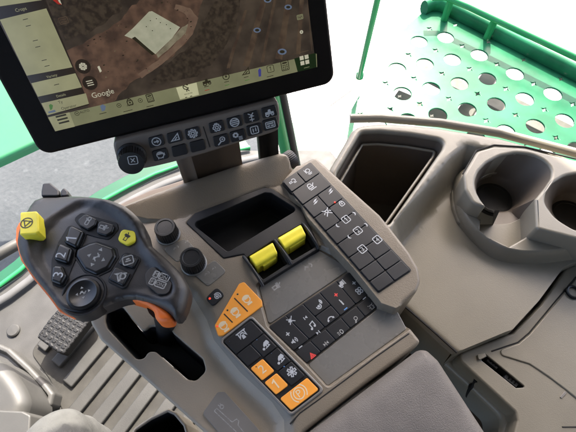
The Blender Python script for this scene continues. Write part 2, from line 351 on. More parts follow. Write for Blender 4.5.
# ------------------------------------------------------------------ printed symbols
def arc(cx, cy, r, a0=0, a1=360, n=18): return [(cx+r*math.cos(R_(a0+(a1-a0)*k/n)), cy+r*math.sin(R_(a0+(a1-a0)*k/n))) for k in range(n+1)]
def rbox(x0, y0, x1, y1, r=.25):
    p = fillet([(x0, y0), (x1, y0), (x1, y1), (x0, y1)], r, 4); return p+[p[0]]
def gear(cx, cy, r0, r1, n=8):
    p = []
    for k in range(n):
        for a, r in ((-.32, r0), (-.2, r1), (.2, r1), (.32, r0)):
            q = 2*math.pi*(k+a)/n; p.append((cx+r*math.cos(q), cy+r*math.sin(q)))
    return p+[p[0]]
TR = [(-.9, -.5), (-.9, .1), (-.3, .15), (-.2, .6), (.3, .6), (.35, .1), (.9, .05), (.9, -.4)]
IC = {   # ('s', points) stroke, ('f', points) filled, ('t', text, x, y, size)
 'steer': [('s', arc(0, 0, .85)), ('f', [(-.5, .15), (.1, .15), (.1, .45), (.6, 0), (.1, -.45), (.1, -.15), (-.5, -.15)])],
 'wedge': [('s', [(-.8, -.6), (.8, -.6), (.8, .7), (-.8, -.6)]), ('s', [(-.1, -.5), (.5, 0)])],
 'gear': [('s', gear(0, 0, .62, .92)), ('s', arc(0, 0, .32))],
 'turtle': [('f', arc(0, .1, .6, 0, 180)), ('s', arc(0, 0, .7)), ('f', [(.5, 0), (.95, .4), (.95, -.3)]), ('s', [(-.5, -.5), (-.6, -.85)]), ('s', [(.3, -.5), (.4, -.85)])],
 'engine': [('s', gear(0, -.1, .62, .8, 6)), ('s', arc(0, -.1, .3)), ('s', [(-.3, .8), (.3, .8)])],
 'valve': [('s', arc(0, 0, .9)[:]), ('f', [(-.7, .3), (.7, .3), (.55, .55), (-.55, .55)]), ('f', [(-.8, -.1), (.8, -.1), (.8, .12), (-.8, .12)]), ('f', [(-.6, -.5), (.6, -.5), (.7, -.28), (-.7, -.28)])],
 'pto': [('s', [(-.6, .9), (.4, .2), (-.5, .1)]), ('s', [(.5, .9), (-.1, .3)]), ('s', [(0, .1), (0, -.5)]), ('s', [(-.5, -.5), (.5, -.5)]), ('f', arc(0, -.8, .14))],
 'tractor': [('f', TR), ('s', arc(-.5, -.5, .35)), ('s', arc(.6, -.5, .25))],
 'wrench': [('s', arc(.3, .25, .5)), ('f', [(-.15, -.1), (-.9, -.75), (-.75, -.95), (.05, -.3)]), ('f', arc(.3, .25, .2))],
 'gears': [('s', gear(-.4, .3, .34, .52, 7)), ('f', [(.1, -.2), (.9, -.2), (.9, -.35), (.1, -.35)]), ('f', [(.1, -.5), (.9, -.5), (.9, -.65), (.1, -.65)]), ('f', [(.1, -.8), (.9, -.8), (.9, -.95), (.1, -.95)])],
 'updown': [('s', rbox(-.8, -.8, .8, .8, .3)), ('f', [(-.45, 0), (-.1, 0), (-.28, .5)]), ('f', [(.1, 0), (.45, 0), (.28, -.5)]), ('s', [(-.28, 0), (-.28, -.5)]), ('s', [(.28, 0), (.28, .5)])],
 'panel': [('s', rbox(-.95, -.65, .95, .65, .15)), ('f', [(-.7, .1), (.7, .1), (.7, .4), (-.7, .4)]), ('f', [(-.7, -.4), (-.1, -.4), (-.1, -.1), (-.7, -.1)]), ('f', [(.1, -.4), (.7, -.4), (.7, -.1), (.1, -.1)])],
 'x': [('s', rbox(-.8, -.8, .8, .8, .3)), ('s', [(-.35, -.4), (.35, .4)]), ('s', [(-.35, .4), (.35, -.4)])],
 'seat': [('s', [(-.8, .2), (-.2, .2), (-.2, -.2), (-.8, -.2), (-.8, .2)]), ('s', arc(.35, .1, .45, -140, 140)), ('s', [(.1, -.6), (.8, -.6)])],
 'lamp': [('s', arc(0, .25, .5)), ('s', [(-.7, .9), (-.7, -.3)]), ('s', [(-.6, -.6), (.6, -.6)]), ('s', [(-.4, -.9), (.4, -.9)])],
 'pan': [('s', [(-.7, .1), (.3, .1), (.3, -.35), (-.7, -.35), (-.7, .1)]), ('s', [(.3, .0), (.85, .5)]), ('s', [(-.7, -.7), (.8, -.7)]), ('s', arc(-.2, .3, .45, 0, 180))],
 'bars': [('f', [(-.8, -.45), (-.1, -.1), (.8, -.1), (.1, -.45)]), ('f', [(-.5, .05), (.2, .45), (.9, .45), (.3, .05)])],
 'hitch': [('s', arc(0, .2, .3)), ('s', [(-.8, .8), (-.2, .35)]), ('s', [(.8, .8), (.2, .35)]), ('s', [(-.7, -.8), (0, -.1), (.7, -.8)]), ('s', [(-.5, .1), (-.9, -.2)]), ('s', [(.5, .1), (.9, -.2)])],
 'lock': [('s', rbox(-.55, -.8, .55, .2, .2)), ('s', arc(0, .2, .4, 0, 180)), ('f', arc(0, -.25, .2))],
 'moonr': [('f', arc(0, 0, .9, -70, 70)+arc(-.55, 0, .95, 58, -58))],
 'moonl': [('f', arc(0, 0, .9, 110, 250)+arc(.55, 0, .95, 238, 122))],
 'plus': [('s', [(-.8, 0), (.8, 0)]), ('s', [(0, -.8), (0, .8)])],
 'minus': [('s', [(-.8, 0), (.8, 0)])],
 'rule': [('s', [(0, -.9), (0, .9)]), ('s', [(.14, -.9), (.14, .4)])],
 'mute': [('f', [(-.8, -.25), (-.4, -.25), (.1, -.7), (.1, .7), (-.4, .25), (-.8, .25)]), ('s', [(-.9, -.9), (.9, .9)]), ('s', [(-.9, .9), (.9, -.9)])],
 'speaker': [('f', [(-.9, -.25), (-.5, -.25), (0, -.7), (0, .7), (-.5, .25), (-.9, .25)]), ('s', arc(0, 0, .45, -50, 50, 8)), ('s', arc(0, 0, .85, -50, 50, 8))],
 'note': [('f', arc(-.5, -.6, .28)), ('f', arc(.55, -.4, .28)), ('s', [(-.25, -.6), (-.25, .6), (.8, .85), (.8, -.4)])],
 'next': [('f', [(-.8, -.6), (.1, 0), (-.8, .6)]), ('f', [(.3, -.6), (.6, -.6), (.6, .6), (.3, .6)])],
 'prev': [('f', [(.8, -.6), (-.1, 0), (.8, .6)]), ('f', [(-.3, -.6), (-.6, -.6), (-.6, .6), (-.3, .6)])],
 'voice': [('s', arc(-.3, -.2, .55, 160, 400)), ('f', arc(-.3, -.2, .3)), ('s', arc(.3, .4, .3, -60, 60, 8)), ('s', arc(.3, .4, .6, -60, 60, 8))],
 'phone': [('s', arc(0, -.5, .8, 30, 150)), ('f', [(-.95, -.5), (-.45, -.35), (-.6, .05), (-.95, -.05)]), ('f', [(.95, -.5), (.45, -.35), (.6, .05), (.95, -.05)])],
 'fan': [('s', arc(-.38, .38, .34)), ('s', arc(.38, .38, .34)), ('s', arc(-.38, -.38, .34)), ('s', arc(.38, -.38, .34))],
 'car': [('f', [(-.8, -.5), (-.8, .1), (-.3, .1), (-.1, .6), (.7, .6), (.7, -.5)]), ('s', [(.95, .7), (.95, -.7)]), ('s', arc(-.3, -.6, .25))],
 'hazard': [('s', [(-.8, -.6), (.8, -.6), (0, .8), (-.8, -.6)]), ('s', [(-.35, -.32), (.35, -.32), (0, .3), (-.35, -.32)])],
 'wiper': [('f', [(-.8, .5), (-.15, 0), (-.8, -.5)]), ('f', [(.8, .5), (.15, 0), (.8, -.5)]), ('s', [(0, -.6), (0, .6)])],
 'beam': [('s', arc(.2, 0, .6, -90, 90)+[(.2, .6), (-.1, 0), (.2, -.6)]), ('s', [(-.4, .4), (-.95, .4)]), ('s', [(-.4, 0), (-.95, 0)]), ('s', [(-.4, -.4), (-.95, -.4)])],
 'bulb': [('s', arc(.25, .25, .5)), ('s', [(-.1, -.1), (-.7, -.8)]), ('s', [(.05, -.25), (-.5, -.9)])],
 'beacon': [('s', [(-.5, -.7), (-.4, .5), (.4, .5), (.5, -.7), (-.5, -.7)]), ('s', [(-.9, .8), (-.6, .5)]), ('s', [(.9, .8), (.6, .5)]), ('s', [(-.9, -.1), (-.6, -.1)]), ('s', [(.6, -.1), (.9, -.1)])],
 'shaft': [('s', [(-.9, .5), (.9, .5)]), ('s', [(-.6, .5), (-.6, -.4), (-.2, .2), (.2, .2), (.6, -.4), (.6, .5)]), ('f', [(-.2, -.1), (.2, -.1), (.3, -.8), (-.3, -.8)])],
 'carup': [('f', [(-.5, -.3), (-.4, .1), (0, .5), (.7, .6), (.9, .2), (.9, -.2)]), ('f', arc(-.7, -.6, .26)), ('s', arc(.3, -.4, .25)), ('s', [(-.3, -.75), (.8, -.55)])],
 'star': [('s', gear(0, 0, .55, .9, 6)), ('f', arc(0, 0, .4))],
 'pcirc': [('s', arc(0, 0, .62)), ('s', arc(0, 0, .92, -50, 50)), ('s', arc(0, 0, .92, 130, 230)), ('t', 'P', 0, 0, .9)],
 'clock': [('s', arc(0, 0, .72)), ('f', arc(0, .1, .5, 0, 180)), ('s', arc(0, .05, .9, 20, 160)), ('s', [(-.6, -1.0), (.6, -1.0)]), ('s', [(-.6, -1.2), (.6, -1.2)])],
 'hand': [('s', arc(0, 0, .5)), ('s', arc(.1, 0, .8, -60, 120)), ('f', arc(0, 0, .25))],
 'funnel': [('s', arc(0, 0, .9)), ('s', [(-.55, .35), (.55, .35), (0, -.65), (-.55, .35)]), ('s', [(-.8, .35), (.8, .35)])],
 'pads': [('s', rbox(-.9, .1, -.35, .8, .12)), ('s', rbox(-.2, .1, .95, .8, .12)), ('s', rbox(-.9, -.8, -.35, -.1, .12)), ('s', rbox(-.2, -.8, .95, -.1, .12)), ('t', 'M', -.62, .45, .5), ('t', 'ON1', .38, .45, .48), ('t', 'F', -.62, -.45, .5), ('t', '-ON2', .38, -.45, .42)],
 'nav': [('f', [(-.9, .1), (.1, .6), (-.25, .0)]), ('s', [(-.25, 0), (.3, -.8)]), ('s', [(.1, .6), (.4, -.7)]), ('s', [(.1, .4), (.9, .7)]), ('s', arc(.5, .1, .4))],
 'frame': [('s', rbox(-.9, -.8, .9, .8, .35)), ('f', [(-.5, -.25), (.5, -.25), (.5, -.05), (-.5, -.05)]), ('f', [(-.4, .1), (.4, .1), (.2, .4), (-.2, .4)])],
 'boom': [('s', [(-.9, .3), (-.1, .3), (-.1, -.3), (-.9, -.3), (-.9, .3)]), ('f', [(-.1, -.5), (.4, -.6), (.5, .6), (0, .7)]), ('s', [(.5, 0), (.9, .3)])],
 'cross': [('f', [(-.08, .9), (.16, .6), (-.24, .6)]), ('f', [(-.08, -.9), (.16, -.6), (-.24, -.6)]), ('f', [(.95, 0), (.65, .2), (.65, -.2)]), ('f', [(-.95, 0), (-.65, .2), (-.65, -.2)]), ('s', [(-.4, -.1), (-.1, .2), (.1, -.2), (.4, .1)]), ('s', [(-.3, .2), (.3, -.2)])],
 'roll': [('s', rbox(-.8, -.3, .2, .3, .25)), ('s', [(.2, .3), (.6, .5)]), ('s', arc(.5, -.1, .3))],
 'squig': [('s', [(-.8, -.1), (-.3, .4), (.1, .0)]), ('s', arc(.5, .1, .35, -90, 90))],
 'hare': [('s', arc(0, -.2, .5)), ('s', [(-.3, .2), (-.6, .9)]), ('s', [(.1, .3), (.1, .9)])],
 'lines': [('s', [(-.9, .6), (.9, .6)]), ('s', [(-.9, 0), (.9, 0)]), ('s', [(-.9, -.6), (.9, -.6)])],
 'ring': [('s', arc(0, 0, .8)), ('f', arc(0, 0, .25))],
 'dish': [('s', arc(-.1, .2, .6, 150, 330)), ('s', [(-.6, .6), (.4, -.3)]), ('s', [(0, -.3), (-.2, -.9)]), ('s', [(0, -.3), (.4, -.9)]), ('f', arc(.3, .6, .2))],
 'calc': [('s', rbox(-.7, -.9, .7, .9, .1)), ('f', [(-.45, .35), (.45, .35), (.45, .65), (-.45, .65)])]+[('f', arc(x, y, .13, n=6)) for x in (-.35, 0, .35) for y in (.05, -.3, -.65)],
 'grid4': [('f', [(x-.35, y-.35), (x+.35, y-.35), (x+.35, y+.35), (x-.35, y+.35)]) for x in (-.45, .45) for y in (-.45, .45)],
}
IC['b1'] = [('s', rbox(-.85, -.85, .85, .85, .3)), ('s', [(-.25, .25), (.05, .5), (.05, -.5)])]
for d_ in '234': IC['b'+d_] = [('s', rbox(-.85, -.85, .85, .85, .3)), ('t', d_, 0, 0, 1.15)]
_txt = {}
def text_mesh(s):
    if s not in _txt:
        c = bpy.data.curves.new('lettering', 'FONT'); c.body = s; c.align_x = 'CENTER'; c.align_y = 'CENTER'; c.resolution_u = 3
        o = bpy.data.objects.new('lettering', c); COL.objects.link(o)
        bpy.context.view_layer.update()
        me = bpy.data.meshes.new_from_object(o.evaluated_get(bpy.context.evaluated_depsgraph_get()))
        vs = [(v.co.x, v.co.y) for v in me.vertices]; fs = [tuple(p.vertices) for p in me.polygons]
        cy = (max(v[1] for v in vs)+min(v[1] for v in vs))/2; cx = (max(v[0] for v in vs)+min(v[0] for v in vs))/2
        _txt[s] = ([(x-cx, y-cy) for x, y in vs], fs)
        bpy.data.objects.remove(o); bpy.data.meshes.remove(me)
    return _txt[s]
def draw(name, prims, fr, c, size, h, m, parent, rot=0.0, w=.2, label=None):
    """print strokes, fills and lettering on a frame, each layer a hair above the last"""
    V = []; F = []; ca, sa = math.cos(rot), math.sin(rot); lay = [0]
    def T(p): return fr.W(c[0]+size*(p[0]*ca-p[1]*sa), c[1]+size*(p[0]*sa+p[1]*ca), h+lay[0]*4e-6)
    for pr in prims:
        lay[0] += 1
        if pr[0] == 's':
            p = pr[1]; ww = (pr[2] if len(pr) > 2 else w)/2; cl = math.dist(p[0], p[-1]) < 1e-6
            q = p[:-1] if cl else p; n = len(q); b = len(V)
            for i in range(n):
                a = q[i-1] if (cl or i) else q[0]; e = q[(i+1) % n] if (cl or i < n-1) else q[-1]
                d1 = Vector((q[i][0]-a[0], q[i][1]-a[1])); d2 = Vector((e[0]-q[i][0], e[1]-q[i][1]))
                if d1.length < 1e-9: d1 = d2
                if d2.length < 1e-9: d2 = d1
                d1.normalize(); d2.normalize(); m_ = Vector((-d1.y-d2.y, d1.x+d2.x))
                if m_.length < 1e-6: m_ = Vector((-d1.y, d1.x))
                m_.normalize(); k = ww/max(.4, m_.dot(Vector((-d1.y, d1.x))))
                V.append(T((q[i][0]+m_.x*k, q[i][1]+m_.y*k))); V.append(T((q[i][0]-m_.x*k, q[i][1]-m_.y*k)))
            for i in range(n if cl else n-1):
                j = (i+1) % n; F.append((b+2*i, b+2*j, b+2*j+1, b+2*i+1))
        elif pr[0] == 'f':
            v2, tr = cdt([ccw(pr[1] if math.dist(pr[1][0], pr[1][-1]) > 1e-6 else pr[1][:-1])]); b = len(V)
            V += [T(p) for p in v2]; F += [tuple(b+i for i in t) for t in tr]
        else:
            vs, fs = text_mesh(pr[1]); b = len(V)
            V += [T((pr[2]+x*pr[4]*1.3, pr[3]+y*pr[4]*1.3)) for x, y in vs]; F += [tuple(b+i for i in t) for t in fs]
    o = mesh_obj(name, V, F, m, parent)
    if label: o['label'] = label
    return o
def icon(k, fr, px, size, h, m, parent, rot=0.0, w=.2, name='symbol'):
    return draw(name, IC[k], fr, fr.L(px[0], px[1], h), size, h, m, parent, rot, w)
def word(s, fr, px, size, h, m, parent, rot=0.0, name='lettering'):
    if s == '1': return draw(name, [('s', [(-.25, .28), (.05, .47), (.05, -.47)], .15)], fr, fr.L(px[0], px[1], h), size, h, m, parent, rot)
    return draw(name, [('t', s, 0, 0, 1)], fr, fr.L(px[0], px[1], h), size, h, m, parent, rot)
def quad(c, u0, u1, v0, v1):
    """sub-rectangle of a four-cornered panel, corners TL TR BR BL"""
    def q(u, v):
        a = [c[0][k]*(1-u)*(1-v)+c[1][k]*u*(1-v)+c[2][k]*u*v+c[3][k]*(1-u)*v for k in (0, 1)]; return tuple(a)
    return [q(u0, v0), q(u1, v0), q(u1, v1), q(u0, v1)]
def key(fr, pts, h1, h0, m, parent, r=.0015, bev=.0006, gap=.0004, name='button', label=None):
    p = offs(ccw(fr.LL(pts, h1)), -gap); p = fillet(p, r, 4)
    o = plate(name, m, parent, fr, p, h1, h0, bev, seg=3)
    if label: o['label'] = label
    return o
# ================================================================== THE ARMREST CONSOLE
H0 = HF(0.0)
def rotpx(fr, px, d, h=0.0):
    a = fr.L(px[0], px[1], h); b = fr.L(px[0]+d[0], px[1]+d[1], h); return math.atan2(b[1]-a[1], b[0]-a[0])
c0 = U(240, 300, -.05)
con = thing('armrest_console', 'grey brown moulded armrest console carrying rows of black and orange buttons beside the display', 'control console', (c0.x, c0.y, -.25))
ZR, ZW, ZC = .008, -.014, -.006
outer = P2([(116, 216, .012), (124, 205.5, .012), (150, 195, .012), (180, 184.5, .012), (232, 167, .012), (262, 158, .012), (281, 153, .012), (287, 157, .008), (295, 167, ZR), (313.7, 157.2, ZR), (317, 158, ZR), (348, 186, ZR), (380, 214.5, ZR), (393, 230.5, ZR), (410, 252.5, ZR), (419, 268, ZR), (421, 281, ZR), (417, 291, ZR), (406, 301.7, 0), (398.5, 308, 0), (402, 318, 0), (409, 326, 0), (421, 341, 0), (417, 346, 0), (360, 388, 0), (303, 433, 0), (280, 470, 0), (250, 470, ZW), (201, 429.5, ZW), (150, 383.5, ZW), (100, 339.5, ZW), (90, 322, ZW), (92, 300, ZW), (104, 250, 0)])
outer = fillet(ccw(outer), .010, 6)
ridge = P2([(297, 164), (313.7, 150), (325, 158), (400, 225), (430, 265), (430, 295), (406, 304), (396, 309.5), (380.5, 304), (352.5, 269), (326, 240), (300, 210), (287, 185), (282, 181)], ZR)
lipA = U(180, 184.5, .012); lipB = U(281, 153, .012); trA = U(195, 213, 0); trB = U(268, 188, 0)
def lipz(P):
    e = Vector((lipB.x-lipA.x, lipB.y-lipA.y)); n = Vector((-e.y, e.x)).normalized()
    d0 = (Vector((trA.x, trA.y))-Vector((lipA.x, lipA.y))).dot(n)
    s = (P[:, 0]-lipA.x)*n.x+(P[:, 1]-lipA.y)*n.y
    t = np.clip(1-s/d0, 0, 1.2); return np.minimum(.0135, .017*t)
lip = P2([(100, 216, 0), (120, 190, .012), (180, 170, .012), (290, 140, .012), (291, 168, .008), (285, 186, 0), (272, 187, 0), (266, 187.5, 0), (195, 212, 0), (186, 220, 0), (148, 222, 0)])
recess = fillet(ccw(P2([(257.5, 286), (320, 248.5), (336, 256), (352, 268.5), (381, 303.5), (398, 309.5), (403, 320), (409, 329.5), (327.5, 388), (306.5, 365), (268, 327.5), (262, 306)], ZC)), .004)
wing = P2([(150, 262), (170, 284), (193, 297), (207, 320), (214, 340), (240, 372), (272, 402), (284, 420), (286, 470), (150, 470), (50, 340), (70, 280)], -.007)
trayo = fillet(ccw(P2([(186, 223), (195, 213.5), (264, 188), (272, 189), (301, 208), (320, 248), (262, 285), (244, 254.5), (223.5, 258.5)], 0)), [.002]*9)
slot = fillet(ccw(P2([(104.6, 320), (106.5, 309), (121.6, 306), (143, 332), (150, 326), (168, 326), (174, 334), (203, 359), (206, 371), (196, 381), (186, 379), (155.5, 351.5), (148, 351.5), (144, 359), (136, 359), (107, 328)], ZW)), .006)
body = relief('body', M_con, con, outer, 0.0, holes=[offs(trayo, -.0004), slot],
  regions=[(wing, ZW, .022), (recess, ZC, .0035), (lip, lipz, .004), (ridge, ZR, .003)], step=.0042, r=.0035, rh=.0015, bottom=-.16, hbottom=-.05, lines=[wing])
body.data.materials.append(M_wing)
wp = ccw(wing)
cent = np.array([(p.center.x, p.center.y) for p in body.data.polygons]); iw = inside(cent, wp)
for p, q in zip(body.data.polygons, iw):
    if q: p.material_index = 1
dish('joystick_slot', M_tray, con, offs(slot, -.0006), ZW-.003, -.055, .003)
# ---- silver facings inside the recess
Hc = HF(ZC)
clim = [(268.5, 327), (352, 270.4), (380, 305), (306.5, 363.6)]
fa = [(262, 291), (318, 254), (345, 269.5), (268, 321)]
plate('silver_facing', M_silver, con, H0, fillet(ccw(H0.LL([(259, 287), (319.8, 250), (350.5, 269), (268.3, 325)], ZC+.0012)), .003), ZC+.0012, ZC-.001, .001)
plate('silver_facing', M_silver, con, H0, fillet(ccw(H0.LL([(307.5, 364.5), (380.5, 306), (397.5, 311), (407, 329), (327.5, 386.5)], ZC+.0012)), .003), ZC+.0012, ZC-.001, .001)
icon('boom', H0, (277, 286), .0055, ZC+.0014, M_dim, con, w=.24)
icon('squig', H0, (308, 267.5), .006, ZC+.0014, M_dim, con, w=.24)
# ---- storage tray and the yellow levers
zt = .0012
pocket = fillet(ccw(P2([(192, 223.5), (265, 192.5), (271, 193), (297.5, 209.5), (228, 252)], zt)), .004)
bay1 = fillet(ccw(P2([(246, 258), (273, 240.5), (287.5, 263.5), (263, 279.5)], zt)), .0015)
bay2 = fillet(ccw(P2([(277.5, 237.5), (302, 224), (316, 246.5), (292, 260.5)], zt)), .0015)
tray = plate('tray', M_tray, con, H0, trayo, zt, -.03, .001, holes=[pocket, bay1, bay2], hd=-.012)
dish('tray_pocket', M_tray, tray, offs(pocket, -.0002), -.011, -.034, .006)
for b_ in (bay1, bay2): dish('lever_bay', M_tray, tray, offs(b_, -.0002), -.011, -.016, .001)
for seg in (((243.5, 256), (263, 286)), ((274.5, 240), (291, 264)), ((302.5, 223), (318.5, 248.5))):
    (x0, y0), (x1, y1) = seg; pts = []
    for k in range(9):
        t = k/8; q = U(x0+(x1-x0)*t, y0+(y1-y0)*t, zt); pts.append((q.x, q.y, zt+.0045*math.sin(math.pi*t)**.6-.001))
    tube('divider_rib', M_black, tray, pts, .0017, 10)
def lever(pts, tabp, lab):
    p = ccw(P2(pts, .006)); cx = [sum(q[i] for q in p)/len(p) for i in (0, 1)]
    a, b = Vector(p[0]), Vector(p[1])
    ax = (U(*pts[1], .006)-U(*pts[0], .006)); ax = Vector((ax.x, ax.y)).normalized(); nr = Vector((-ax.y, ax.x))
    def cyl(P):
        s = ((P[:, 0]-cx[0])*nr.x+(P[:, 1]-cx[1])*nr.y)/.0105
        return -.0040*np.clip(np.abs(s)-.45, 0, 1)*1.6 + .0002*np.sin(s*7)*(np.abs(s) < .45)
    o = relief('control_lever', M_yellow, con, fillet(p, .0012), .0075, f=cyl, step=.0018, r=.001, bottom=-.014)
    o['label'] = lab
    plate('lever_tab', M_yellow, o, H0, fillet(ccw(P2(tabp, .0005)), .0008), .0005, -.012, .0008)
lever([(249, 256.5), (272.5, 242.5), (277.5, 253.5), (256, 266.5)], [(259, 262), (274.5, 252.5), (276.5, 258), (263.5, 266.5)], 'left yellow lever')
lever([(277.7, 238), (300.5, 224.5), (306, 235.5), (285, 248.5)], [(286, 246), (302.5, 235), (304.5, 239.5), (290, 248.5)], 'right yellow lever')
# ---- key strip on the ridge
strip = [(282.6, 181.7), (310.4, 162.6), (411, 270), (378.5, 292)]
HK = ZR+.0022; HB = ZR+.0008
def base_plate(name, c, h, grow=.0008, r=.002, m=None):
    return plate(name, m or M_black, con, H0, fillet(offs(ccw(H0.LL(c, h)), grow), r), h, h-.006, .0005)
kp = base_plate('switch_panel', strip, HB)
vb = [0, .095, .21, .328, .448, .568, .69, .805, .905, 1.0]
def skey(u0, u1, r0, r1, syms, led=False):
    o = key(H0, quad(strip, u0, u1, vb[r0], vb[r1]), HK, HB-.0002, M_key, kp)
    for s in syms:
        k, (x, y), sz = s[0], s[1], s[2]
        icon(k, H0, (x, y), sz, HK+.00008, s[3] if len(s) > 3 else M_white, o, w=s[4] if len(s) > 4 else .2)
    return o
skey(0, .5, 0, 1, [('seat', (292.5, 181.5), .0048)]); skey(.5, 1, 0, 1, [('lamp', (308.3, 171.3), .0048)])
skey(0, 1, 1, 2, [('pan', (311.3, 186.3), .0055)])
skey(0, .5, 2, 3, [('bars', (315, 201.7), .0050)]); skey(.5, 1, 2, 3, [('bars', (330.3, 191.3), .0050)])
skey(0, .5, 3, 4, [('hitch', (327.3, 212), .0054)])
o = skey(.5, 1, 3, 4, [('lock', (341.3, 203), .0045)])
def led(x, y, h, parent, r=.0011, m=None): 
    q = U(x, y, h); return lathe('indicator_light', m or M_led, parent, (q.x, q.y, h-.0005), (0, 0, 1), [(r, 0), (r, .0007), (r*.5, .001)], 12)
led(334.8, 202.2, HK, o)
for r_, d_, c_ in ((4, '1', (346, 219.3)), (5, '2', (357.8, 230.6))):
    a = H0.L(*c_, HK)
    o = skey(0, 1, r_, r_+1, [('b'+d_, c_, .0046)])
    icon('moonr', H0, (c_[0]+7.4, c_[1]-5.3), .0029, HK+.00008, M_white, o); icon('moonl', H0, (c_[0]-7.8, c_[1]+5.7), .0029, HK+.00008, M_white, o)
skey(0, .5, 6, 7, [('b3', (362.3, 249), .0046)]); skey(.5, 1, 6, 7, [('b4', (377.3, 239.5), .0046)])
for r_ in (7, 8): skey(0, .5, r_, r_+1, []); skey(.5, 1, r_, r_+1, [])
# ---- radio and climate panel
HC = ZC+.0028; HCB = ZC+.0014
cp = base_plate('climate_panel', clim, HCB, .0003)
def ckey(u0, u1, v0, v1, syms):
    o = key(H0, quad(clim, u0, u1, v0, v1), HC, HCB-.0002, M_key, cp, gap=.0003)
    for s in syms: icon(s[0], H0, s[1], s[2], HC+.00008, s[3] if len(s) > 3 else M_white, o, w=s[4] if len(s) > 4 else .24)
ckey(0, .205, 0, .66, [('mute', (290.8, 320.3), .0036), ('plus', (287.8, 334), .0026, M_white, .4), ('speaker', (294.3, 340.8), .0037), ('minus', (300.5, 347), .0026, M_white, .4)])
ckey(.205, .41, 0, .66, [('prev', (305.2, 317.9), .0026), ('note', (312, 325.8), .0040), ('next', (318.3, 332.3), .0026)])
ckey(.41, .61, 0, .36, [('voice', (319.2, 304.8), .0045)]); ckey(.41, .61, .36, .66, [('phone', (330.2, 318.3), .0042)])
ckey(.61, .81, 0, .66, [('plus', (336, 294.8), .0026, M_red, .42), ('rule', (341.3, 302.2), .0038), ('minus', (345.7, 308.8), .0026, M_blue, .42)])
ckey(.81, 1, 0, .66, [('car', (341.2, 283.9), .0042), ('plus', (354, 283), .0026, M_white, .4), ('fan', (359.2, 290.8), .0042), ('minus', (364.4, 298.2), .0026, M_white, .4)])
for k, (s, c_, m_) in enumerate((('hazard', (312.2, 355.4), M_red), ('wiper', (326, 343.5), M_dim), ('beam', (340.6, 332.3), M_dim), ('bulb', (355.6, 319.4), M_dim), ('beacon', (371.5, 306.5), M_dim))):
    ckey(.2*k, .2*k+.2, .69, 1, [(s, c_, .0034, m_, .2)])
# ---- orange and black transmission panel
left = [(223.5, 341.5), (251, 319.8), (319.5, 389.6), (291.3, 411)]
HL = .0020; HLB = .0007
rim = fillet(offs(ccw(H0.LL(left, HLB)), .0034), .004); rin = fillet(offs(ccw(H0.LL(left, HLB)), .0012), .003)
plate('panel_rim', M_rim, con, H0, rim, .0016, -.004, .0012, holes=[rin], rh=.0005)
lp = base_plate('transmission_panel', left, HLB, .001)
def lkey(u0, u1, v0, v1, m, syms, label=None):
    o = key(H0, quad(left, u0, u1, v0, v1), HL, HLB-.0002, m, lp, label=label)
    for s in syms: icon(s[0], H0, s[1], s[2], HL+.00008, s[3] if len(s) > 3 else M_white, o, w=s[4] if len(s) > 4 else .2)
    return o
lkey(0, 1, 0, .19, M_key, [('shaft', (242, 334.3), .0058)])
lkey(.5, 1, .19, .39, M_key, [('carup', (265, 344.5), .0048)]); lkey(.5, 1, .39, .59, M_key, [('carup', (279.8, 358.4), .0048)]); lkey(.5, 1, .59, .80, M_key, [('star', (291.8, 371.8), .0048)])
lkey(0, .5, .19, .365, M_key, [])
o = lkey(0, .47, .385, .57, M_orange, [], 'orange button marked 2'); word('2', H0, (262, 369), .0088, HL+.0001, M_creamp, o)
led(256.2, 366.8, HL-.0004, o, .0009, M_dark)
o = lkey(0, .47, .59, .775, M_orange, [], 'orange button marked 1'); word('1', H0, (275.8, 384.3), .0088, HL+.0001, M_creamp, o)
o = lkey(0, 1, .82, 1, M_orange, [('pcirc', (299, 393.2), .0080, M_creamp, .12)], 'wide orange button with a circled P')
for x, y in ((257, 340), (271.5, 353.5), (284, 366.5), (229.5, 341.5)): led(x, y, HL-.0005, lp, .0006, M_blue)
# ---- three orange buttons
tri = [(214.4, 325.5), (239, 283.6), (244, 281.6), (262, 300.5), (262.3, 306), (222.8, 335.6), (217.8, 335.6)]
def cut(a, b, t): return (a[0]+(b[0]-a[0])*t, a[1]+(b[1]-a[1])*t)
ob = plate('orange_button_panel', M_orange, con, H0, fillet(ccw(H0.LL(tri, .0018)), .0028), .0018, -.003, .0008)
for (x0, y0), (x1, y1) in (((234.3, 298), (247.8, 311.5)), ((224, 313.8), (232.6, 322.5))):
    a = Vector(H0.L(x0, y0, .0019)); b = Vector(H0.L(x1, y1, .0019)); n = Vector((-(b-a).y, (b-a).x)).normalized()*.0006
    plate('gap', M_dark, ob, H0, [tuple(a-n), tuple(b-n), tuple(b+n), tuple(a+n)], .00195, .0010, .0001)
for x, y in ((246.8, 299.4), (235.2, 312), (223.6, 326)): icon('clock', H0, (x, y), .0046, .0019, M_creamp, ob, w=.24)
led(237.6, 294.3, .0016, ob, .0010, M_dark); led(227.5, 310.3, .0016, ob, .0010, M_dark); led(217.3, 326.3, .0016, ob, .0010)
